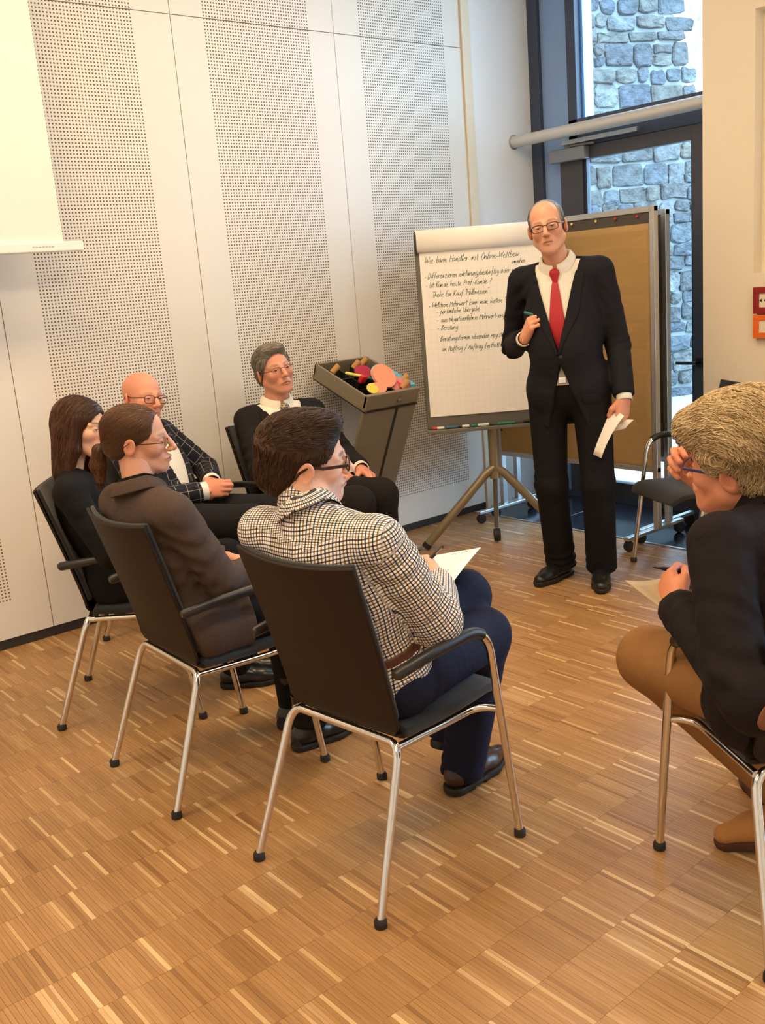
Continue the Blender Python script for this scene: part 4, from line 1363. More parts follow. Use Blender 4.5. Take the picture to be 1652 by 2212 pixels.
    def finish(s):
        V = np.concatenate(s.skinV); F = np.concatenate(s.skinF); C = np.concatenate(s.skinC)
        return mk('body', V, F, SKIN, s.root, True, {'col': ('FLOAT_COLOR', np.c_[C, np.ones(len(C))])})

    def field_obj(s, name, F, m, h=.008, lo=None, hi=None, attr=None, it=1):
        P = np.array(list(s.J.values()))
        lo = P.min(0) - .24 if lo is None else lo; hi = P.max(0) + .24 if hi is None else hi
        V, Q = smesh(F, lo, hi, h)
        if it: V = relax(V, Q, it, .4)
        at = attr(V) if attr else None
        return mk(name, V, Q, m, s.root, True, at)

    # thin piece draped on a field: grid of (lateral, height) points pushed back onto the surface
    def drape(s, name, fn, rows, m, off=.004, th=.004, org=None, direction=None, l=None, u=None, sub=1, parent=None):
        """rows: list of (height, x_left, x_right) lines; org: origin; direction: marching direction"""
        l = s.l if l is None else l; u = s.u if u is None else u
        d = -s.f if direction is None else np.array(direction)
        nx = 8; G_ = []
        for h_, a, b in rows:
            for i in range(nx + 1): G_.append(org + u * h_ + l * (a + (b - a) * i / nx) - d * .30)
        P = march(fn, np.array(G_), d, off)
        n = nx + 1
        F = [(i * n + j, i * n + j + 1, (i + 1) * n + j + 1, (i + 1) * n + j) for i in range(len(rows) - 1) for j in range(nx)]
        o = mk(name, P, F, m, parent or s.root, True)
        md = o.modifiers.new('th', 'SOLIDIFY'); md.thickness = th; md.offset = 0
        if sub:
            md = o.modifiers.new('s', 'SUBSURF'); md.levels = md.render_levels = sub
        return o

    # collar: band round the neck with folded wings
    def collar(s, m, r=.064, h=.038, tilt=.25, drop=.035, gap=.35, out=.012, c=None, up=None, name='collar', pts=.03, th=.003, lift=.30):
        nk = s.J['nk'] + s.f * .012; hb = s.from_head(np.array([[-.022, 0, -.055]]))[0]
        up = nrm(nrm(hb - nk) + s.u * .6) if up is None else up
        f = nrm(s.f - up * s.f.dot(up)); l = np.cross(up, f)
        c = nk + (hb - nk) * lift if c is None else c
        V = []; n = 40; rows = 5
        for k in range(n + 1):
            a = gap + (2 * math.pi - 2 * gap) * k / n            # 0 = front
            fr = max(0, math.cos(a))                             # how far to the front
            dr = -tilt * r * fr * 1.2                            # front sits lower
            d = f * math.cos(a) * 1.06 + l * math.sin(a)
            tip = max(0, 1 - abs(min(k, n - k)) / 6.0)
            e = [(r * .98, -h * .3), (r * .93, h * .55), (r * .97, h * .98), (r * 1.07 + out * .3, h * .75), (r * 1.14 + out, h * .05 - drop * (.25 + .75 * fr) - pts * tip)]
            for rr, zz in e: V.append(c + d * rr + up * (zz + dr))
        F = [(k * rows + j, k * rows + j + 1, (k + 1) * rows + j + 1, (k + 1) * rows + j) for k in range(n) for j in range(rows - 1)]
        o = mk(name, V, F, m, s.root, True)
        md = o.modifiers.new('th', 'SOLIDIFY'); md.thickness = th; md.offset = 0
        md = o.modifiers.new('s', 'SUBSURF'); md.levels = md.render_levels = 1
        return o

    def shoe(s, side, toe, m, msole, z0=0.0, pitch=0.0, L=1.0, at=None):
        """toe: direction in person space"""
        an = s.J['an' + side] if at is None else np.array(at)
        x = nrm([toe[0], toe[1], 0]); y = np.array([-x[1], x[0], 0])
        M = np.stack([x, y, [0, 0, 1.]], 1) @ rot(0, pitch)
        o = np.array([an[0], an[1], z0])
        F = Fld()
        F.add(cap((-.045, 0, .052), (.03, 0, .058), .036, .038)); F.add(cap((.02, 0, .055), (.11, 0, .042), .040, .040, (0, 0, 1), 1.15), .03)
        F.add(cap((.10, .002, .040), (.175, .004, .034), .041, .030, (0, 0, 1), 1.25), .02)
        F.add(cap((-.020, 0, .06), (-.012, 0, .115), .040, .042), .02)
        F.cut(plane((0, 0, .115), (0, 0, 1))); F.cut(plane((0, 0, .018), (0, 0, -1)))
        V, Q = smesh(F, (-.12, -.08, -.01), (.24, .08, .15), .005)
        o1 = mk('shoe', (V * L) @ M.T + o, Q, m, s.root, True)
        S = Fld()
        S.add(cap((-.045, 0, .02), (.03, 0, .02), .040, .040)); S.add(cap((.02, 0, .02), (.11, 0, .02), .041, .045), .03); S.add(cap((.10, .002, .02), (.175, .004, .02), .045, .034), .02)
        S.cut(plane((0, 0, .026), (0, 0, 1))); S.cut(plane((0, 0, .0), (0, 0, -1)))
        S.sub(both(plane((.045, 0, 0), (1, 0, 0)), plane((-.0, 0, 0), (-1, 0, 0)), plane((0, 0, .012), (0, 0, 1))), .002)
        V, Q = smesh(S, (-.12, -.08, -.02), (.25, .08, .05), .005)
        mk('sole', (V * L) @ M.T + o, Q, msole, o1, False)
        return o1

    def trousers(s, m, r0=.092, r1=.072, r2=.062, hem=.03, wr=.003, seed=3, k=.03, hip=1.08, top=.10, stack=.0, press=True):
        J = s.J; F = Fld(); l, u = s.l, s.u
        F.add(cap(J['pel'] - l * .065, J['pel'] + l * .065, .112 * hip, .112 * hip))
        F.add(both(cap(J['pel'], J['pel'] + u * top, .112 * hip + .016, .135, s.f, 1.25), plane(J['pel'] + u * top, u)), .03)
        for q in 'LR':
            hp, kn, an = J['hip' + q], J['kn' + q], J['an' + q]
            ax = nrm(an - kn); ce = an + ax * hem
            F.add(cap(hp, kn, r0, r1), k)
            F.add(both(cap(kn, an + ax * .1, r1, r2), plane(ce, ax)), .03)
            F.disp(folds(kn, nrm(kn - hp) * .6 + ax * .4, wr, .045, .10, seed)); F.disp(folds(an, ax, wr * (1 + stack), .045, .12, seed + 4))
            F.disp(folds(hp + nrm(kn - hp) * .06, nrm(kn - hp), wr * .8, .05, .10, seed + 2))
        if press: chair_press(F)
        s.TF = F
        return s.field_obj('trousers', F, m, .0085)

    def glasses(s, col, w=.026, h=.017, rim=.0016, x=.103, z=.002, tilt=.10, half=False, temple=None, side_h=None, gap=.034):
        t = None
        mb = MB()
        def P(xx, yy, zz): return s.from_head(np.array([[xx, yy, zz]]))[0]
        loops = []
        for q in (1, -1):
            pts = []
            for i in range(28):
                a = 2 * math.pi * i / 28
                ca, sa = math.cos(a), math.sin(a)
                e = .62
                yy = q * (gap + w * abs(ca) ** e * np.sign(ca)); zz = z + h * abs(sa) ** e * np.sign(sa)
                xx = x - .09 * max(0, abs(yy) - .012) ** 1.15 - tilt * (z + h - zz) * .5
                pts.append(P(xx, yy, zz))
            loops.append(pts)
            if half:
                mb.tube([pts[i % 28] for i in range(0, 15)], rim, 6)
            else: mb.tube(pts, rim, 6, True)
            hx = x - .09 * max(0, gap + w - .012) ** 1.15
            mb.tube([P(hx, q * (gap + w), z + h * .45), P(hx - .008, q * (gap + w + .006), z + h * .45)], rim * 1.1, 6)
        mb.tube([P(x - .003, gap - w, z + h * .35), P(x + .003, .004, z + h * .62), P(x + .003, -.004, z + h * .62), P(x - .003, -(gap - w), z + h * .35)], rim, 6)
        o = mb.build('glasses', col, s.root)
        th = temple or rim * 1.3
        for q in (1, -1):
            tb = MB()
            hx = x - .09 * max(0, gap + w - .012) ** 1.15
            a = [P(hx - .006, q * (gap + w + .006), z + h * .45), P(.03, q * .080, z + h * .40), P(-.005, q * .085, .016), P(-.030, q * .083, -.004), P(-.038, q * .081, -.022)]
            upv = s.HR @ np.array([0, 0, 1.]); lt = s.HR @ np.array([0, 1., 0])
            tb.tube(a, [th, th, th * .9, th * .8, th * .7], 8, flat=(lt, .4))
            tb.build('temple', col, o)
        for pts in loops:
            c = np.mean(pts, 0)
            mk('lens', list(pts) + [c], [(i, (i + 1) % 28, 28) for i in range(28)], MT['lens'], o, True)
        return o

    def hair(s, F, m, h=.004, n=0, flow=None, length=.05, rad=.0009, lift=.002, lo=(-.17, -.14, -.16), hi=(.17, .14, .19), seed=1, curl=0.0, it=1, segs=6, name='hair', region=None):
        V, Q = smesh(F, lo, hi, h)
        if it: V = relax(V, Q, it, .4)
        allV = [V]; allF = [Q]; nv = len(V)
        if n and len(V):
            r = np.random.default_rng(seed)
            idx = r.integers(0, len(V), n)
            if region is not None:
                ok = np.nonzero(region(V))[0]; idx = ok[r.integers(0, len(ok), n)]
            P = V[idx].astype(f32).copy()
            pts = [P.copy()]; e = .002
            ph = r.uniform(0, 6.28, n)[:, None]; rl = r.uniform(.6, 1.25, n)[:, None]
            rnd = r.normal(0, 1, (n, 3)).astype(f32)
            for k in range(segs):
                g = np.stack([F(P + A_(np.eye(3)[i] * e)) - F(P - A_(np.eye(3)[i] * e)) for i in range(3)], 1)
                g /= np.linalg.norm(g, axis=1)[:, None] + 1e-9
                d = flow(P) + rnd * .12
                if curl:
                    d = d + curl * (np.sin(ph + k * 1.7) * np.cross(g, d) + np.cos(ph + k * 1.7) * g)
                d = d - g * np.einsum('ij,ij->i', d, g)[:, None] * .85
                d /= np.linalg.norm(d, axis=1)[:, None] + 1e-9
                P = P + d * (length / segs) * rl
                dist = F(P)
                P = P - g * np.clip(dist - lift * (.4 + .8 * r.random(n)), -.01, .006)[:, None]
                pts.append(P.astype(f32).copy())
            A = np.stack(pts, 1); m_ = segs + 1
            T = np.gradient(A, axis=1); T /= np.linalg.norm(T, axis=2, keepdims=True) + 1e-9
            a1 = np.cross(T, A_([.31, .52, .79])); a1 /= np.linalg.norm(a1, axis=2, keepdims=True) + 1e-9
            a2 = np.cross(T, a1)
            tp_ = (rad * np.array([.8, 1, 1, 1, .9, .75, .4, .3, .3][:m_] if m_ <= 9 else np.linspace(1, .3, m_)))[None, :, None]
            ring = np.stack([A + tp_ * (math.cos(q) * a1 + math.sin(q) * a2) for q in (0, 2.094, 4.189)], 2)
            VV = ring.reshape(-1, 3)
            i0 = (np.arange(n)[:, None, None] * m_ + np.arange(segs)[None, :, None]) * 3
            kk = np.arange(3)[None, None, :]
            q = np.stack([i0 + kk, i0 + (kk + 1) % 3, i0 + 3 + (kk + 1) % 3, i0 + 3 + kk], -1).reshape(-1, 4)
            allV.append(VV.astype(f32)); allF.append(q + nv)
        return mk(name, s.from_head(np.concatenate(allV)), np.concatenate(allF), m, s.root, True)


def col_mat(name, rough, sss=0.0, spec=.4, bump=0.0):
    m = mat(name, (.5, .5, .5, 1), rough, spec=spec, bump=bump, bs=350, bd=.0006, sss=sss)
    nt = m.node_tree; at = nt.nodes.new('ShaderNodeAttribute'); at.attribute_name = 'col'
    nt.links.new(at.outputs['Color'], nt.nodes['Principled BSDF'].inputs['Base Color'])
    return m


def hair_mat(name, c0, c1, rough=.5):
    m = mat(name, c0, rough, spec=.35)
    nt = m.node_tree; N = nt.nodes; L = nt.links; b = N['Principled BSDF']
    g = N.new('ShaderNodeNewGeometry'); cr = N.new('ShaderNodeValToRGB')
    cr.color_ramp.elements[0].color = c0; cr.color_ramp.elements[1].color = c1
    L.new(g.outputs['Random Per Island'], cr.inputs[0]); L.new(cr.outputs[0], b.inputs['Base Color'])
    return m


def cloth(name, rgb, rough=.85, var=.15, vs=40, bump=.25, bs=900, sheen=.0):
    return mat(name, lin(*rgb), rough, var=var, vs=vs, bump=.45, bs=26, sheen=sheen, spec=.18, bd=.010)


def grid_mat(name, base, la, lb, pitch, frac, alt=None, rough=.8, thin=False):
    """woven check from the 'chk' attribute"""
    m = mat(name, base, rough, spec=.25)
    nt = m.node_tree; N = nt.nodes; L = nt.links; b = N['Principled BSDF']
    at = N.new('ShaderNodeAttribute'); at.attribute_name = 'chk'
    sp = N.new('ShaderNodeSeparateXYZ'); L.new(at.outputs['Vector'], sp.inputs[0])
    cur = None
    for k, (ax, c) in enumerate(((0, la), (1, lb))):
        v = math_node(nt, 'DIVIDE', sp.outputs[ax], pitch)
        on = math_node(nt, 'LESS_THAN', math_node(nt, 'FRACT', v), frac)
        mx = N.new('ShaderNodeMix'); mx.data_type = 'RGBA'; mx.blend_type = 'MIX' if thin else 'MULTIPLY'
        L.new(on, mx.inputs[0])
        if cur is None: mx.inputs[6].default_value = base
        else: L.new(cur, mx.inputs[6])
        if alt is not None:
            half = math_node(nt, 'LESS_THAN', math_node(nt, 'FRACT', math_node(nt, 'MULTIPLY', v, .5)), .5)
            m2 = N.new('ShaderNodeMix'); m2.data_type = 'RGBA'; L.new(half, m2.inputs[0]); m2.inputs[6].default_value = c; m2.inputs[7].default_value = alt
            L.new(m2.outputs[2], mx.inputs[7])
        else: mx.inputs[7].default_value = c
        cur = mx.outputs[2]
    L.new(cur, b.inputs['Base Color'])
    return m


def check_uv(p, Fn):
    """cloth coordinates: across and along the trunk, round and along each sleeve"""
    J = p.J

    def at(V):
        V = np.asarray(V, f32); e = .006
        g = np.stack([Fn(V + A_(np.eye(3)[i] * e)) - Fn(V - A_(np.eye(3)[i] * e)) for i in range(3)], 1)
        g /= np.linalg.norm(g, axis=1)[:, None] + 1e-9
        q = V - A_(J['pel'])
        fa, la, ua = q @ A_(p.f), q @ A_(p.l), q @ A_(p.u)
        U = la * 1.02; Vv = ua.copy()
        side = np.abs(g @ A_(p.l)) > .72
        U[side] = (np.sign(la) * .15 + fa)[side]
        top = (g @ A_(p.u) > .62) & ~side & (ua > p.L - .17)
        Vv[top] = (ua + fa * 1.0 + .1)[top]
        UV = np.stack([U, Vv, 0 * U], 1)
        dt = cap(J['pel'] + p.u * .1, J['pel'] + p.u * (p.L - .1), .150, .145, p.f, 1.36)(V)
        for s in 'LR':
            du = cap(J['sh' + s], J['el' + s], .055, .05)(V)
            for a, b, o in ((J['sh' + s], J['el' + s], 0.), (J['el' + s], J['wr' + s], .30)):
                ax = nrm(b - a); e1 = nrm(np.cross(ax, p.f + p.u * .3)); e2 = np.cross(ax, e1)
                w = V - A_(a); h_ = w @ A_(ax)
                d = cap(a, b, .055, .05)(V)
                m = (d < dt - .004) & (h_ > (.015 if o == 0 else 0))
                if o: m &= d < du
                UV[m, 0] = (np.arctan2(w @ A_(e1), w @ A_(e2)) * .058)[m]; UV[m, 1] = h_[m] + o
        return {'chk': ('FLOAT_VECTOR', UV)}
    return at


SKIN = col_mat('skin', .48, 0.12, .4, .12)
EYE = col_mat('eyeball', .12, 0, .6)
M_shirt = cloth('white_shirt_cloth', (236, 230, 214), .8, .03, 30, .15)
M_blk_shoe = mat('black_leather', (0.010, 0.010, 0.012, 1), .28, var=.2, vs=30, bump=.1, bs=120)
M_sole = mat('black_sole', (0.012, 0.011, 0.010, 1), .7, var=.2)
# ================================================================== shared clothing builders
def jacket_field(p, t=.018, w=.95, belly=0.0, Vb=.14, slope=.23, r=(.064, .056, .048), cuff=.012, hem='sit', hz=None, seed=1, wr=.003, open_below=None, neck=.070, V=True, hemf=.30, hip=1.06):
    F = Fld(); J, u, f, l = p.J, p.u, p.f, p.l
    p.torso(F, t, w, belly, hip)
    if hem == 'stand':
        F.add(cap(J['pel'] + u * .06, J['pel'] - u * .14, .138 + t, .150 + t, f, 1.3), .04)
    else:
        for q in 'LR':
            d = J['kn' + q] - J['hip' + q]; e = J['hip' + q] + d * hemf
            F.add(both(cap(J['hip' + q], J['kn' + q], .098 + t * .5, .090 + t * .5), plane(e, nrm(d) - s_tilt)), .03)
    for q in 'LR':
        ce, ax = p.arm(F, q, r[0], r[1], r[2], cuff, .014)
        el = J['el' + q]; ua = nrm(el - J['sh' + q])
        F.disp(folds(el, nrm(ua + ax), wr * 1.7, .040, .10, seed + 2)); F.disp(folds(el + ua * -.12, nrm(ua + l * .5), wr * 1.0, .055, .09, seed + 3)); F.disp(folds(J['wr' + q] - ax * .05, ax, wr * .8, .05, .07, seed + 4))
        F.disp(folds(J['sh' + q] - u * .10, nrm(l * (1 if q == 'L' else -1) * .7 + u * .7), wr * 1.3, .055, .11, seed + 5))
    F.disp(lambda P: wr * .6 * waves(P, seed, 24, 5) + wr * .3 * waves(P, seed + 1, 55, 5))
    F.disp(folds(J['pel'] + u * .12, u, wr * .9, .06, .14, seed + 9))
    if hem == 'sit': chair_press(F)
    if V:
        o = A_(J['pel']); uu, ff, ll = A_(u), A_(f), A_(l)

        def wedge(P):
            q = P - o; b = q @ uu - Vb; a = np.abs(q @ ll) - b * slope
            return np.maximum(np.maximum(a / math.sqrt(1 + slope * slope), -b), .0 - q @ ff)
        F.sub(wedge, .003)
        if open_below:
            def cutaway(P):
                q = P - o; b = Vb - .03 - q @ uu; a = np.abs(q @ ll) - b * open_below
                return np.maximum(np.maximum(a, -b), -(q @ ff))
            F.sub(cutaway, .003)
    F.sub(cap(J['nk'] - u * .03 + f * .03, J['nk'] + nrm(J['hd'] - J['nk']) * .12 + f * .0, neck, neck * 1.15), .008)
    if hz is not None: F.cut(plane((0, 0, hz), (0, 0, -1)))
    return F


s_tilt = np.zeros(3)


def lapels(p, F, m, Vb=.14, slope=.23, top=None, wmax=.055, notch=True):
    org = p.J['pel']; top = p.L - .045 if top is None else top
    for s in (1, -1):
        rows = []
        for i in range(13):
            h = Vb + .005 + (top - Vb) * i / 12
            a = (h - Vb) * slope - .003
            q = i / 12
            wd = wmax * min(1, q * 2.2) * (1 if q < .74 else (.72 if q < .80 and notch else 1 - (q - .8) * 2.2))
            wd = max(wd, .012)
            rows.append((h, s * a, s * (a + wd)))
        p.drape('lapel', F, rows, m, .003, .005, org)


def shirt_obj(p, m, t=.010, w=1.0, belly=0.0, cuffs=('L', 'R'), r=.043, ext=.02):
    F = Fld(); p.torso(F, t, w, belly)
    J, u = p.J, p.u
    F.add(cap(J['nk'] - u * .03 + p.f * .01, J['nk'] + nrm(J['hd'] - J['nk']) * .02 + p.f * .012, .062, .060), .02)
    F.cut(plane(J['nk'] + nrm(J['hd'] - J['nk']) * .018, nrm(J['hd'] - J['nk'])))
    F.cut(plane(J['pel'] + u * .02, -u))
    F.disp(lambda P: .0018 * waves(P, 5, 30, 4))
    p.field_obj('shirt', F, m, .008)
    p.SF = F
    for q in cuffs:
        ax = nrm(J['wr' + q] - J['el' + q]); a = J['wr' + q] - ax * .05; b = J['wr' + q] + ax * ext
        V, Q = tube([a, b - ax * .002, b], [r * 1.02, r, r * .9], 20, caps=False)
        o = mk('cuff', V, Q, m, p.root, True); md = o.modifiers.new('t', 'SOLIDIFY'); md.thickness = .0035
    return F


def tie_obj(p, m, bottom=.15, wmax=.043, off=.006):
    org = p.J['pel']; L = p.L
    kt = L - .040
    p.drape('tie', p.SF, [(kt - .040 - (kt - .04 - bottom) * q, -(.013 + (wmax - .013) * q ** .8) * (1 if q < .95 else .6), (.013 + (wmax - .013) * q ** .8) * (1 if q < .95 else .6)) for q in np.linspace(0, 1, 10)], m, off, .005, org)
    c = march(p.SF, np.array([org + p.u * (kt - .022) + p.f * .3]), -p.f, .008)[0]
    K = Fld(); K.add(cap(c + p.u * .020, c - p.u * .020, .021, .013, p.f, 1.6)); K.add(cap(c + p.u * .018 - p.l * .008, c + p.u * .018 + p.l * .008, .014, .014, p.f, 1.5), .01)
    V, Q = smesh(K, c - .05, c + .05, .0035)
    mk('tie_knot', V, Q, m, p.root, True)


def sheet_paper(name, corners, m, label, cat='paper', bend=.0, th=.0012, nx=8, group=None):
    """rectangular sheet through four world corners (a, b, c, d), bowed along its normal"""
    a, b, c, d = [np.array(q, float) for q in corners]
    n = nrm(np.cross(b - a, d - a)); V = []; F = []
    for i in range(nx + 1):
        for j in range(nx + 1):
            s, t = i / nx, j / nx
            V.append((1 - s) * (1 - t) * a + s * (1 - t) * b + s * t * c + (1 - s) * t * d + n * bend * (4 * s * (1 - s)) - a)
    k = nx + 1
    F = [(i * k + j, (i + 1) * k + j, (i + 1) * k + j + 1, i * k + j + 1) for i in range(nx) for j in range(nx)]
    o = mk(name, V, F, m, None, True); o.location = tuple(a)
    md = o.modifiers.new('t', 'SOLIDIFY'); md.thickness = th
    return tag(o, label, cat, group)


def pen(p0, p1, r, m, label, tip=None):
    p0, p1 = np.array(p0, float), np.array(p1, float); d = nrm(p1 - p0); L = np.linalg.norm(p1 - p0)
    t = empty('pen', tuple(p0), 0, label, 'pen')
    MB().lathe([(r * .3, 0), (r * .5, L * .06), (r, L * .14), (r, L * .93), (r * .7, L)], (0, 0, 0), 12, d).build('barrel', m, t)
    MB().lathe([(.0008, -.006), (r * .45, .002)], (0, 0, 0), 10, d).build('tip', tip or m, t)
    e = nrm(np.cross(d, (0, 0, 1)))
    MB().obox(d * L * .8 + e * r * 1.25, d * L * .13, e * .0008, np.cross(d, e) * .0016).build('clip', MT['chrome'], t, smooth=False)
    return t


def world(p, q):
    a = math.radians(p.yaw); q = np.asarray(q, float)
    return np.array([p.root.location.x + q[0] * math.cos(a) - q[1] * math.sin(a), p.root.location.y + q[0] * math.sin(a) + q[1] * math.cos(a), q[2]])


SK_ = dict(S=lin(216, 158, 128), A=lin(220, 168, 142), B=lin(206, 150, 122), C=lin(222, 172, 142), D=lin(222, 152, 124), E=lin(214, 150, 122), F=lin(206, 138, 104))
FACE = lambda z0=-.030, w=.115, xr=.088, h=.108: ell((.105, 0, z0), (xr, w, h))
EARS = lambda F, z=-.045, rx=.032, rz=.055, x=.004: [F.sub(ell((x, q * .092, z), (rx, .026, rz)), .006) for q in (1, -1)]

# ================================================================== standing man in the dark suit
P = Person((3.64, 2.99), 208, dict(pel=(.020, -.022, .965), nk=(-.010, -.058, 1.535), hd=(.080, -.083, 1.698), shL=(-.030, .128, 1.496), shR=(-.030, -.240, 1.474), elL=(-.047, .200, 1.150), elR=(-.150, -.325, 1.160),
           wrL=(.085, .243, .918), wrR=(.092, -.211, 1.210), hipL=(.030, .082, .943), hipR=(.024, -.127, .944), knL=(.075, .112, .508), knR=(.055, -.116, .505), anL=(-.014, .100, .09), anR=(-.060, -.112, .09)),
           'standing man in a dark suit and red tie holding a marker before the flip chart')
P.head(215, 1, 9, dict(jaw=1.0, nose=1.15, brow=(.13, .09, .07), brows=.55, iris=(.09, .10, .11), mouth=.002, neck=.055), SK_['S'], .99)
P.body_core()
mp_R = P.hand('R', (.35, .45, .82), (.55, -.80, .20), [(42, 40, 18), (46, 44, 20), (50, 46, 22), (52, 48, 24)], thumb=[(.022, .022, -.010), (.052, .042, -.030), (.078, .040, -.050), (.096, .030, -.062)], scale=1.03, spread=.25)
mp_L = P.hand('L', (.10, -.10, -1), (.55, .82, .0), HOLD, thumb=[(.022, .022, -.010), (.052, .042, -.030), (.080, .036, -.046), (.100, .024, -.052)], scale=1.03)
P.finish()
suit = cloth('black_navy_suit', (25, 24, 30), .8, .15, 60, .2)
F = jacket_field(P, .020, .96, .01, .155, .25, (.064, .057, .049), .012, 'stand', .795, 11, .0032, open_below=.30)
P.field_obj('jacket', F, suit, .0068)
lapels(P, F, suit, .155, .25)
shirt_obj(P, M_shirt, .008, .97, .0, ('L', 'R'), .036, .014)
tie_obj(P, mat('red_silk', lin(176, 26, 34), .5, var=.06, vs=60), .15, .052, .007)
P.collar(M_shirt, .0665, .036, .42, .026, .13, .012, lift=.14, pts=.040, th=.004)
for s_ in (1,):
    P.drape('pocket_flap', F, [(-.03, s_ * .085, s_ * .165), (-.055, s_ * .083, s_ * .167), (-.075, s_ * .088, s_ * .163)], suit, .003, .004, P.J['pel'])
cb = march(F, np.array([P.J['pel'] + P.u * .150 + P.f * .3 + P.l * .012]), -P.f, .001)[0]
MB().lathe([(.002, 0), (.0095, .001), (.0095, .004), (.007, .005)], cb, 14, P.f).build('button', MT['blackpl'], P.root)
P.trousers(cloth('black_navy_trousers', (20, 20, 25), .85, .12, 60, .2), .094, .076, .074, .028, .0035, 21, hip=1.05, stack=.8, press=False)
cb = march(P.SF, np.array([P.J['pel'] + P.u * .045 + P.f * .3]), -P.f, .014)[0]
MB().obox(cb, P.l * .018, P.u * .013, P.f * .003).build('belt_buckle', MT['chrome'], P.root, smooth=False, bevel=.002)
P.shoe('L', (.9, .12, 0), M_blk_shoe, M_sole)
P.shoe('R', (.9, -.42, 0), M_blk_shoe, M_sole)
gl_dark = mat('dark_horn_frame', lin(52, 36, 26), .35, var=.2, vs=90)
P.glasses(gl_dark, .0255, .0165, .0019, .103, .001, gap=.033)
H = Fld(); H.add(ell((-.018, 0, .044), (.101, .0815, .0905))); H.add(ell((-.055, 0, -.025), (.060, .068, .06)), .03)
H.sub(ell((.085, 0, .06), (.105, .066, .085)), .012); H.sub(ell((.105, 0, -.04), (.092, .12, .115)), .01); EARS(H); H.cut(plane((0, 0, -.066), (0, 0, -1)))
P.hair(H, hair_mat('grey_hair', lin(112, 104, 98), lin(168, 160, 150)), .0035, 1600, lambda V: A_([-.75, 0, -.55]) + 0 * V, .035, .0008, .0015)
# what he holds
a = world(P, mp_R((.112, .026, -.030))); d_ = world(P, (.25, -.85, .30)) - world(P, (0, 0, 0)); d_ = nrm(d_)
marker('marker_pen', a + d_ * .062, -d_, .0075, .12, C_blue, C_teal, 'teal capped marker in the standing man\'s raised hand', 'marker')
gp = world(P, mp_L((.085, -.010, -.040)))
rv = np.array([.764, -.641, 0]); fv = np.array([.63, .776, 0])
top = gp + np.array([0, 0, .035]); dn_ = nrm(-rv * .50 - np.array([0, 0, .86])) * .235
wd_ = fv * .15 * -1 + rv * .035 - np.array([0, 0, .035])
sheet_paper('paper_sheets', [top - wd_ * .25, top - wd_ * .25 + dn_, top + wd_ * .6 + dn_ * .92, top + wd_ * .6], MT['paper'], 'folded white sheets hanging from the standing man\'s left hand', 'paper', .012, .003)
wd2 = fv * -.05 + rv * .075 + np.array([0, 0, .015])
sheet_paper('paper_sheets', [gp + np.array([0, 0, -.01]), gp + dn_ * .38 - rv * .0, gp + dn_ * .33 + wd2, gp + wd2 - np.array([0, 0, .03])], MT['paper'], 'smaller white slip behind the folded sheets in the left hand', 'paper', .004, .0015)

# ================================================================== man in the checked shirt (foreground)
P = Person((1.44, 1.93), 6, dict(pel=(.012, -.015, .535), nk=(-.115, .010, .975), hd=(-.066, .064, 1.108), shL=(-.128, .180, .925), shR=(-.060, -.165, .925), elL=(.009, .254, .715), elR=(.078, -.215, .687), wrL=(.237, .125, .690), wrR=(.290, -.047, .712),
           hipL=(.039, .080, .535), hipR=(.014, -.118, .530), knL=(.490, .045, .590), knR=(.440, -.062, .505), anL=(.475, .135, .17), anR=(.421, .028, .088)),
           'seated man in checked shirt and jeans with a sheet of paper on his knee')
P.head(-25, 5, 13, dict(jaw=1.03, nose=1.05, fat=.006, brow=(.05, .03, .02), iris=(.10, .07, .05), neck=.058, stubble=.18), SK_['A'], .97)
P.body_core()
mp_R = P.hand('R', (.45, .75, .25), (.55, -.65, .55), HOLD, thumb=[(.022, .022, -.010), (.050, .040, -.030), (.078, .030, -.048), (.096, .014, -.052)], scale=1.0)
mp_L = P.hand('L', (.85, -.35, .0), (.1, .5, .85), RELAX)
P.finish()
chk = grid_mat('checked_shirt', lin(240, 235, 226), lin(166, 134, 96), lin(128, 130, 144), .0088, .38, alt=lin(88, 88, 106))
F = Fld(); P.torso(F, .014, 1.0, .02, 1.05)
J = P.J
F.add(cap(J['pel'] + P.u * .10, J['pel'] - P.u * .02, .148, .155, P.f, 1.2), .05)
for q in 'LR':
    ce, ax = P.arm(F, q, .068, .061, .044, .015, .018)
    ua = nrm(J['el' + q] - J['sh' + q])
    F.disp(folds(J['el' + q], nrm(ua + ax), .0045, .036, .10, 3)); F.disp(folds(J['sh' + q] + ua * .1, nrm(ua + P.l * .4), .0035, .05, .11, 6))
F.disp(folds(J['pel'] + P.u * .18 - P.f * .1, nrm(P.u + P.l * .3), .005, .055, .17, 8)); F.disp(folds(J['pel'] + P.u * .3 - P.l * .12, nrm(P.u * .5 + P.l), .004, .06, .12, 9))
F.disp(lambda V: .0022 * waves(V, 12, 24, 5))
cpl = A_(J['pel'] + P.u * .26 - P.f * .14)                                      # centre back pleat
F.disp(lambda V: -.004 * np.exp(-((V - cpl) @ A_(P.l) / .012) ** 2) * (((V - cpl) @ A_(P.f)) < .06))
hbA = P.from_head(np.array([[-.022, 0, -.055]]))[0]; nA = J['nk'] + P.f * .012
F.add(both(cap(nA - P.u * .02 - P.f * .006, hbA - P.f * .006, .068, .0605), plane(nA + (hbA - nA) * .62, hbA - nA)), .02)
F.cut(plane(J['pel'] + P.u * .005, nrm(-P.u * .85 - P.f * -.35)))
chair_press(F)
P.field_obj('checked_shirt', F, chk, .006, attr=check_uv(P, F))
P.SF = F
col_ = P.collar(mat('checked_collar', lin(205, 198, 186), .8), .062, .040, .30, .020, .30, .010, lift=.16)
V = np.array([v.co for v in col_.data.vertices]); rel = V - J['nk']
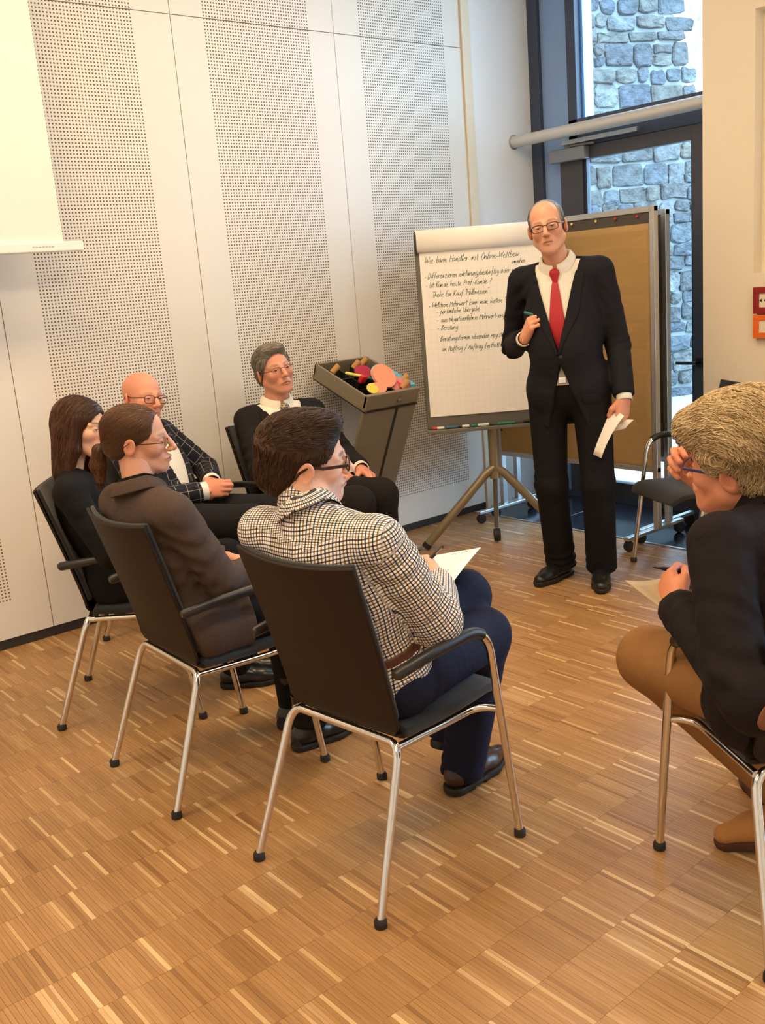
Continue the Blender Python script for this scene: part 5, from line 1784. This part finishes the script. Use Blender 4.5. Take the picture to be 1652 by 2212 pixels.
uv = np.stack([np.arctan2(rel @ P.l, -(rel @ P.f)) * .068, rel @ P.u, 0 * V[:, 0]], 1)
at_ = col_.data.attributes.new('chk', 'FLOAT_VECTOR', 'POINT'); at_.data.foreach_set('vector', uv.astype(f32).ravel()); col_.data.materials[0] = chk
jeans = cloth('dark_jeans', (26, 30, 50), .85, .2, 80, .35, 1200)
P.trousers(jeans, .094, .076, .066, .05, .0035, 31, top=.09, hip=1.10)
F2 = Fld(); F2.add(cap(J['pel'] + P.u * .075 - P.l * .05, J['pel'] + P.u * .075 + P.l * .05, .136, .136, P.f, 1.12)); F2.cut(plane(J['pel'] + P.u * .100, P.u)); F2.cut(plane(J['pel'] + P.u * .062, -P.u)); chair_press(F2)
P.field_obj('belt', F2, mat('brown_belt_leather', lin(84, 42, 26), .5, var=.2, vs=50), .006)
M_brsh = mat('dark_brown_leather', lin(50, 28, 22), .3, var=.2, vs=30)
P.shoe('R', (.9, .02, 0), M_brsh, M_sole)
P.shoe('L', (.9, .15, 0), M_brsh, M_sole, z0=.07, pitch=22)
P.glasses(mat('tortoise_frame', lin(46, 26, 18), .3, var=.5, vs=120), .0255, .0165, .0021, .103, .001, temple=.0045, gap=.033)
H = Fld(); H.add(ell((-.018, 0, .052), (.106, .0845, .0925))); H.add(ell((-.062, 0, -.030), (.062, .070, .066)), .03); H.add(ell((.040, 0, .112), (.050, .055, .024)), .03)
H.disp(lambda V: .0025 * waves(V, 4, 90, 5))
H.sub(FACE(-.030, .14, .070, .125), .012); H.sub(ell((.10, 0, .07), (.032, .07, .05)), .01); EARS(H, -.040, .034, .050, .0); H.sub(ell((.03, 0, -.10), (.07, .1, .06)), .01); H.cut(plane((-.05, 0, -.082), (.35, 0, -1)))
H.disp(lambda V: .0022 * waves(V, 42, 230, 6))
hm_A = hair_mat('dark_brown_hair', lin(40, 26, 18), lin(84, 56, 38), .45)


def flow_A(V):
    d = np.zeros_like(V); top_ = V[:, 2] > .06
    d[:] = (-.35, 0, -1); d[:, 1] += np.sign(V[:, 1]) * .1
    d[top_] = (.9, .45, -.1)
    return d


P.hair(H, hm_A, .0035, 5200, flow_A, .038, .0009, .003)
PA = P
# paper on his knee, pen in his hand
cbb, cc = np.array([1.850, 2.145, .705]), np.array([1.945, 1.967, .745]); ev = np.array([-.264, -.122, -.045])
ca, cd_ = cbb + ev, cc + ev
shA = sheet_paper('paper_sheet', [ca, cbb, cc, cd_], MT['paper'], 'white sheet with small printed logo on the knee of the man in checked shirt', 'paper', -.004, .0015)
e1 = nrm(cc - cbb); e2 = nrm(ca - cbb); e2 = nrm(e2 - e1 * e1.dot(e2)); en = np.cross(e1, e2); en = en if en[2] > 0 else -en
lg = MB()
pl = lambda x, z, d: (cbb + e1 * (.100 + x) - e2 * (z - .032) + en * (.0022 + d)) - ca
write(lg, 'A D V', .050, 0, .010, pl, 0, .0022, .01)
lg.raw([pl(x, z, .0003) for x, z in ((0, -.004), (.012, .004), (.02, .016), (.034, .014), (.046, .004), (.040, -.004), (.03, .004), (.012, .0))], [(0, 1, 6, 7), (1, 2, 3, 6), (3, 4, 5, 6)])
lo_ = lg.build('printed_logo', mat('logo_ink', lin(92, 60, 48), .7, var=.1), shA, smooth=False)
wl = MB(); write(wl, 'notizen zu', .0, 0, .007, lambda x, z, d: (cbb + e1 * (.035 + x) - e2 * (z - .06) + en * (.0022 + d)) - ca, .3, .0009)
wl.build('handwritten_line', mat('blue_grey_ink', lin(130, 132, 140), .7, var=.1), shA, smooth=False)
pen((1.722, 1.996, .728), (1.787, 1.955, .791), .0055, MT['blackpl'], 'dark ballpoint pen in the hand of the man in the checked shirt')

# ================================================================== woman with the ponytail
P = Person((1.37, 2.74), -2, dict(pel=(-.02, -.025, .530), nk=(-.125, -.040, .965), hd=(-.090, -.012, 1.120), shL=(-.125, .125, .915), shR=(-.085, -.195, .915), elL=(-.006, .203, .687), elR=(.035, -.205, .680), wrL=(.210, .081, .655), wrR=(.252, -.078, .650),
           hipL=(-.006, .069, .525), hipR=(-.006, -.119, .525), knL=(.395, .085, .500), knR=(.395, -.140, .500), anL=(.385, .040, .095), anR=(.330, -.140, .095)),
           'seated woman with ponytail and glasses in a grey-brown jacket')
P.head(-37, 5, 7, dict(jaw=.90, nose=1.12, brow=(.14, .09, .06), brows=.6, iris=(.10, .11, .10), neck=.048, lip=(.40, .14, .11), open=.8), SK_['B'], .865)
P.body_core()
P.hand('R', (.85, .4, -.2), (.2, -.4, .9), RELAX, scale=.92); P.hand('L', (.85, -.4, -.2), (.2, .4, .9), RELAX, scale=.92)
P.finish()
jb = cloth('grey_brown_wool', (76, 62, 54), .85, .14, 90, .35, 700)
F = jacket_field(P, .017, .80, .0, .2, .2, (.060, .053, .047), .010, 'sit', .45, 41, .0042, V=False, neck=.060, hemf=.34)
P.field_obj('jacket', F, jb, .0068)
P.collar(jb, .064, .036, .35, .040, .55, .014, pts=.01, th=.005, lift=.08)
P.collar(cloth('black_rollneck', (14, 13, 14), .9, .1), .052, .036, .3, .0, .02, .001, name='rollneck', pts=0, lift=.16)
P.trousers(cloth('black_trousers', (18, 17, 19), .85, .1), .088, .068, .056, .02, .003, 51)
for q in 'LR':
    P.shoe(q, (.9, -.05, 0), M_blk_shoe, M_sole, L=.9)
    MB().obox(P.J['an' + q] + np.array([-.045, 0, -.068]), (.024, 0, 0), (0, .022, 0), (0, 0, .026)).build('boot_heel', M_sole, P.root, smooth=False, bevel=.004)
    V, Q = tube([P.J['an' + q] + np.array([-.012, 0, .0]), P.J['an' + q] + np.array([-.008, 0, .10])], [.042, .048], 20, caps=False)
    mk('boot_shaft', V, Q, M_blk_shoe, P.root, True)
P.glasses(mat('thin_dark_frame', lin(40, 28, 24), .3, .3, var=.1), .024, .0145, .0010, .101, .000, half=True, gap=.032)
hm_B = hair_mat('chestnut_hair', lin(58, 38, 26), lin(112, 76, 50), .42)
H = Fld(); H.add(ell((-.018, 0, .046), (.104, .0815, .0905))); H.add(ell((-.060, 0, -.020), (.058, .066, .055)), .03)
H.sub(FACE(-.040, .14, .068, .118), .012); H.sub(ell((.085, 0, .045), (.038, .062, .055)), .012); EARS(H, -.035, .030, .046, .002); H.sub(ell((.02, 0, -.12), (.08, .1, .075)), .01)
tie_c = A_([-.118, 0, -.030])


def flow_B(V):
    d = tie_c - V; return d / (np.linalg.norm(d, axis=1)[:, None] + 1e-6)


P.hair(H, hm_B, .0035, 3600, flow_B, .060, .0008, .0012)
T_ = Fld(); T_.add(cap((-.108, 0, -.030), (-.128, 0, -.040), .016, .020)); T_.add(cap((-.128, 0, -.042), (-.138, .004, -.100), .022, .026), .012); T_.add(cap((-.138, .004, -.100), (-.132, .006, -.165), .026, .012), .012)
T_.disp(lambda V: .002 * waves(V * A_([3, 3, .3]), 8, 120, 4))
P.hair(T_, hm_B, .0035, 900, lambda V: A_([-.1, .05, -1]) + 0 * V, .07, .0009, .0015, lo=(-.19, -.06, -.21), hi=(-.07, .06, .02), name='ponytail')
V, Q = tube([P.from_head(np.array([[-.118 + .017 * 0, .019 * math.cos(a), -.034 + .019 * math.sin(a)]]))[0] for a in np.linspace(0, 2 * math.pi, 16, endpoint=False)], .006 * .93, 8, True)
mk('hair_tie', V, Q, MT['rubber'], P.root, True)

# ================================================================== young woman with long hair
P = Person((1.46, 3.47), -35, dict(pel=(.010, -.004, .525), nk=(-.105, -.060, .938), hd=(-.033, -.058, 1.090), shL=(-.090, .095, .885), shR=(-.070, -.220, .882), elL=(.050, .180, .670), elR=(.050, -.265, .655), wrL=(.270, .080, .640), wrR=(.270, -.130, .635),
           hipL=(.022, .089, .525), hipR=(.022, -.096, .525), knL=(.420, .105, .510), knR=(.420, -.110, .510), anL=(.44, .10, .09), anR=(.415, .0, .09)),
           'seated young woman with long brown hair in a dark jacket')
P.head(-57, 7, -9, dict(jaw=.90, nose=.95, brow=(.07, .045, .03), iris=(.06, .045, .035), neck=.046, lip=(.42, .15, .13), open=.8), SK_['C'], .885)
P.body_core()
P.hand('R', (.85, .4, -.2), (.2, -.4, .9), RELAX, scale=.9); P.hand('L', (.85, -.4, -.2), (.2, .4, .9), RELAX, scale=.9)
P.finish()
jc = cloth('black_jacket_cloth', (20, 19, 22), .85, .1)
F = jacket_field(P, .016, .78, 0, .2, .2, (.056, .049, .043), .01, 'sit', .45, 61, .003, V=False, neck=.056)
P.field_obj('jacket', F, jc, .008)
P.trousers(cloth('black_slacks', (17, 17, 20), .85, .1), .084, .066, .054, .02, .003, 66)
for q in 'LR': P.shoe(q, (.9, .0, 0), M_blk_shoe, M_sole, L=.88)
hm_C = hair_mat('long_brown_hair', lin(52, 32, 22), lin(96, 62, 42), .38)
H = Fld(); H.add(ell((-.018, 0, .050), (.108, .086, .094)))
for q in (1, -1):
    H.add(cap((.012, q * .066, .040), (.022, q * .076, -.090), .032, .026), .03); H.add(cap((.015, q * .074, -.090), (.010, q * .080, -.190), .026, .014), .02)
    H.add(cap((-.040, q * .060, -.02), (-.045, q * .066, -.20), .046, .028), .03)
H.add(cap((-.075, 0, .0), (-.080, 0, -.20), .055, .035), .03)
H.disp(lambda V: .003 * waves(V * A_([1, 1, .15]), 9, 130, 5))
H.sub(ell((.100, 0, -.045), (.078, .060, .125)), .012); H.sub(ell((.115, .0, .03), (.050, .064, .05)), .01)


def flow_C(V):
    d = np.zeros_like(V); d[:] = (-.15, 0, -1); t_ = V[:, 2] > .07
    d[t_] = (-.35, 0, -.5); d[t_, 1] = np.sign(V[t_, 1] - .02) * .9
    return d


P.hair(H, hm_C, .004, 4200, flow_C, .075, .0009, .0018, lo=(-.17, -.15, -.26), hi=(.16, .15, .17))

# ================================================================== bald man in the windowpane jacket
P = Person((1.99, 4.115), -60, dict(pel=(.090, .006, .535), nk=(-.085, .020, .955), hd=(-.008, -.004, 1.090), shL=(-.065, .195, .905), shR=(-.060, -.150, .898), elL=(.086, .310, .700), elR=(.076, -.185, .655), wrL=(.236, .100, .680), wrR=(.252, -.010, .662),
           hipL=(.111, .104, .532), hipR=(.111, -.092, .532), knL=(.532, .110, .540), knR=(.532, -.092, .540), anL=(.52, .104, .09), anR=(.52, -.092, .09)),
           'seated bald man with glasses in a dark windowpane check jacket, hands clasped')
P.head(-82, -1, -8, dict(jaw=1.02, nose=1.0, fat=.004, brow=(.30, .20, .16), brows=.5, iris=(.10, .13, .15), neck=.058, stubble=.12), SK_['D'], .985)
P.body_core()
P.hand('R', (.92, .34, .12), (.45, -.80, .35), [(45, 55, 30), (48, 58, 32), (52, 60, 34), (55, 60, 34)], thumb=[(.022, .022, -.010), (.052, .040, -.016), (.080, .036, -.022), (.100, .026, -.026)])
P.hand('L', (.55, -.72, -.05), (.60, .55, .58), [(40, 55, 30), (45, 58, 32), (48, 60, 34), (50, 60, 34)], thumb=[(.022, .022, -.010), (.052, .040, -.010), (.080, .040, -.012), (.100, .034, -.014)])
P.finish()
wp_ = grid_mat('windowpane_check', lin(28, 30, 42), lin(150, 146, 136), lin(140, 136, 128), .052, .055, thin=True)
F = jacket_field(P, .018, 1.0, 0.0, -.02, .27, (.064, .057, .049), .012, 'sit', .45, 71, .003, neck=.066, hemf=.2)
P.field_obj('jacket', F, wp_, .0075, attr=check_uv(P, F))
shirt_obj(P, M_shirt, .006, .97, .0, ('L', 'R'), .042, .02)
P.collar(M_shirt, .0665, .034, .42, .026, .25, .010, lift=.12, pts=.034, th=.004)
P.trousers(cloth('dark_grey_trousers', (30, 29, 32), .85, .1), .094, .078, .066, .02, .003, 76)
for q in 'LR': P.shoe(q, (.9, .05, 0), M_blk_shoe, M_sole)
P.glasses(mat('brown_frame', lin(74, 50, 38), .35, var=.3, vs=80), .026, .0185, .0019, .104, -.001, gap=.034)

# ================================================================== grey-haired man beside the trolley
P = Person((2.63, 3.96), -75, dict(pel=(.040, .000, .535), nk=(-.105, .070, .968), hd=(-.078, .054, 1.139), shL=(-.005, .222, .915), shR=(-.165, -.088, .915), elL=(.080, .345, .670), elR=(-.010, -.190, .665), wrL=(.290, .200, .635), wrR=(.235, .020, .640),
           hipL=(.055, .102, .532), hipR=(.055, -.100, .532), knL=(.494, .065, .545), knR=(.496, -.120, .545), anL=(.49, .065, .09), anR=(.50, -.124, .09)),
           'seated grey-haired man with glasses, dark suit and patterned tie beside the trolley')
P.head(-101, -6, 9, dict(jaw=1.0, nose=1.1, brow=(.10, .08, .07), brows=.6, iris=(.09, .09, .09), mouth=.004, neck=.057), SK_['E'], 1.0)
P.body_core()
P.hand('R', (.85, .35, -.2), (.2, -.3, .9), RELAX); P.hand('L', (.85, -.35, -.2), (.2, .3, .9), RELAX)
P.finish()
je = cloth('dark_grey_suit', (32, 29, 32), .85, .12)
F = jacket_field(P, .020, 1.0, .0, .15, .36, (.066, .059, .050), .012, 'sit', .45, 81, .0035, neck=.066)
P.field_obj('jacket', F, je, .0072)
lapels(P, F, je, .15, .36)
shirt_obj(P, M_shirt, .008, .99, 0, ('L', 'R'), .040, .012)
tm = mat('patterned_tie_silk', lin(70, 74, 92), .45, var=.2, vs=30)
nt = tm.node_tree; ck = nt.nodes.new('ShaderNodeTexChecker'); ck.inputs['Scale'].default_value = 95
ck.inputs[1].default_value = lin(48, 52, 72); ck.inputs[2].default_value = lin(176, 160, 124)
tcn = nt.nodes.new('ShaderNodeTexCoord'); nt.links.new(tcn.outputs['Object'], ck.inputs[0]); nt.links.new(ck.outputs[0], nt.nodes['Principled BSDF'].inputs['Base Color'])
tie_obj(P, tm, .15, .050, .007)
P.collar(M_shirt, .0665, .036, .42, .026, .13, .012, lift=.14, pts=.040, th=.004)
pn = march(F, np.array([P.J['pel'] + P.u * .375 + P.f * .3 + P.l * .098]), -P.f, .008)[0]
MB().lathe([(.005, 0), (.006, .002), (.003, .004)], pn, 10, P.f).build('lapel_pin', mat('gold', lin(222, 178, 92), .3, .9, var=.05), P.root)
P.trousers(cloth('dark_brown_grey_trousers', (31, 27, 27), .88, .1), .096, .080, .066, .02, .003, 86)
for q in 'LR': P.shoe(q, (.9, .0, 0), M_blk_shoe, M_sole)
P.glasses(mat('slim_dark_frame', lin(60, 40, 36), .3, .3, var=.1), .0255, .0135, .0012, .103, .001, half=True, gap=.033)
H = Fld(); H.add(ell((-.020, 0, .050), (.105, .087, .093))); H.add(ell((-.058, 0, -.025), (.060, .072, .058)), .03); H.add(ell((.036, .0, .110), (.052, .060, .026)), .03)
H.disp(lambda V: .003 * waves(V, 14, 70, 5))
H.sub(FACE(-.028, .14, .074, .118), .012); H.sub(ell((.10, 0, .055), (.034, .064, .048)), .01); EARS(H, -.040, .034, .050, .0); H.cut(plane((0, 0, -.07), (.3, 0, -1)))
H.disp(lambda V: .0028 * waves(V, 41, 230, 6))


def flow_E(V):
    d = np.zeros_like(V); d[:] = (-.55, 0, -.8); t_ = V[:, 2] > .075
    d[t_] = (-.3, -.9, .1)
    return d


P.hair(H, hair_mat('silver_hair', lin(98, 90, 80), lin(170, 162, 150), .5), .0035, 3000, flow_E, .045, .0009, .003)

# ================================================================== blond curly-haired man at the right edge
P = Person((2.03, .985), 57, dict(pel=(-.028, .005, .535), nk=(.150, .025, .935), hd=(.222, .088, 1.040), shL=(.065, .212, .900), shR=(.130, -.140, .905), elL=(-.118, .264, .662), elR=(.400, -.130, .715), wrL=(.215, .252, .712), wrR=(.470, .050, .940),
           hipL=(-.008, .112, .530), hipR=(-.014, -.090, .530), knL=(.398, .245, .500), knR=(.410, -.110, .540), anL=(.205, -.085, .135), anR=(.415, -.110, .09)),
           'seated man with blond curly hair, dark jacket and tan trousers')
P.head(98, 0, -10, dict(jaw=1.02, nose=1.0, fat=.003, brow=(.40, .30, .20), brows=.5, iris=(.09, .11, .12), neck=.058), SK_['F'], 1.07)
P.body_core()
mp_L = P.hand('L', (.82, -.10, .35), (.0, .92, .35), HOLD, thumb=[(.022, .022, -.010), (.054, .046, -.018), (.084, .044, -.030), (.104, .036, -.040)], scale=1.03)
P.hand('R', (.30, .62, .70), (.85, -.20, .30), [(38, 62, 35), (42, 66, 36), (46, 68, 38), (50, 70, 38)], scale=1.0, spread=.35)
P.finish()
jf = cloth('dark_plum_jacket', (28, 23, 26), .88, .12)
F = jacket_field(P, .022, 1.02, .0, .2, .2, (.072, .064, .050), .006, 'sit', .46, 91, .0048, V=False, neck=.064, hemf=.28)
F.ops.insert(4, (0, cap(P.J['pel'] - P.f * .03 + P.u * .02, P.J['hipL'] + P.l * .02, .135, .135), .05))
F.ops.insert(5, (0, cap((.02, .20, .66), (-.165, .240, .630), .080, .078), .04))
P.field_obj('jacket', F, jf, .0072)
P.collar(jf, .068, .050, .30, .045, .6, .02, pts=.01, th=.005)
P.drape('elbow_patch', F, [(h_, -.022 * math.sqrt(max(.02, 1 - (h_ / .045) ** 2)), .022 * math.sqrt(max(.02, 1 - (h_ / .045) ** 2))) for h_ in np.linspace(-.045, .045, 9)], mat('brown_suede_patch', lin(122, 76, 48), .9, var=.15, vs=60), .003, .004,
        P.J['elL'] - nrm(P.J['shL'] - P.J['elL']) * .03, direction=nrm(P.f * .8 + P.u * .45), l=nrm(np.cross(P.J['elL'] - P.J['shL'], P.f)), u=nrm(P.J['shL'] - P.J['elL']))
tan_ = cloth('tan_chinos', (142, 102, 60), .85, .08, 60, .25)
P.trousers(tan_, .098, .082, .064, -.005, .004, 96)
M_suede = mat('tan_suede', lin(164, 112, 58), .9, var=.12, vs=60, bump=.2, bs=400)
M_crepe = mat('brown_crepe_sole', lin(74, 40, 28), .9, var=.2, vs=50, bump=.6, bs=140)
P.shoe('L', (.35, .94, 0), M_suede, M_crepe, z0=.045, pitch=14, L=1.08)
P.shoe('R', (.9, -.1, 0), M_suede, M_crepe)
P.glasses(mat('blue_frame', lin(40, 52, 110), .35, var=.1), .0255, .0155, .0014, .103, .001, temple=.0034, half=True, gap=.033)
H = Fld(); H.add(ell((-.022, 0, .072), (.124, .102, .116))); H.add(ell((-.068, 0, -.022), (.064, .078, .062)), .03); H.add(ell((.062, 0, .095), (.066, .074, .052)), .03)
H.disp(lambda V: .008 * waves(V, 24, 75, 6) + .003 * waves(V, 25, 150, 5))
H.sub(ell((.110, 0, -.050), (.088, .14, .118)), .012); [H.sub(ell((-.002, q * .105, -.035), (.038, .045, .058)), .01) for q in (1, -1)]; H.cut(plane((-.05, 0, -.070), (.3, 0, -1)))
H.disp(lambda V: .004 * waves(V, 31, 120, 5))


def flow_F(V):
    d = V - A_([-.03, 0, .05]); d = np.cross(d, A_([.2, 1, .1])) * 1.0
    d = d / (np.linalg.norm(d, axis=1)[:, None] + 1e-6)
    d[:, 0] -= .5; d[:, 2] -= .4
    return d


P.hair(H, hair_mat('blond_grey_hair', lin(150, 124, 86), lin(222, 198, 156), .5), .004, 8000, flow_F, .055, .0009, .006, curl=.45, segs=7, lo=(-.18, -.15, -.16), hi=(.20, .16, .23))
PF = P
# his sheet and pen
g_ = world(P, mp_L((.085, -.005, -.035)))
rv = np.array([.764, -.641, 0]); fv = np.array([.63, .776, 0]); uz = np.array([0, 0, 1.])
c0 = g_ + rv * .035 - uz * .075
sheet_paper('paper_sheet', [g_ - rv * .135 + fv * .01 + uz * .012, g_ + rv * .08 + fv * .08 + uz * .02, g_ + rv * .075 - fv * .12 - uz * .06, g_ - rv * .04 - fv * .15 - uz * .055], mat('grey_backed_pad', lin(176, 158, 128), .8, var=.03), 'bent paper pad in the left hand of the blond curly-haired man', 'paper', .022, .003)
pen(g_ - rv * .062 + uz * .045, g_ + rv * .10 + fv * .02 + uz * .005, .0055, MT['blackpl'], 'black ballpoint pen in the left hand of the blond curly-haired man')

# sheet on the empty chair
gx, gy = CH['G'][0]; ga = math.radians(CH['G'][1])
gf = np.array([math.cos(ga), math.sin(ga), 0]); gl = np.array([-math.sin(ga), math.cos(ga), 0]); gc = np.array([gx, gy, .460])
sheet_paper('paper_sheet', [gc + gf * .16 + gl * .02, gc + gf * .12 + gl * .23 , gc - gf * .08 + gl * .2, gc - gf * .05 - gl * .02], MT['paper'], 'white sheet lying on the seat of the empty chair', 'paper', .0, .002)
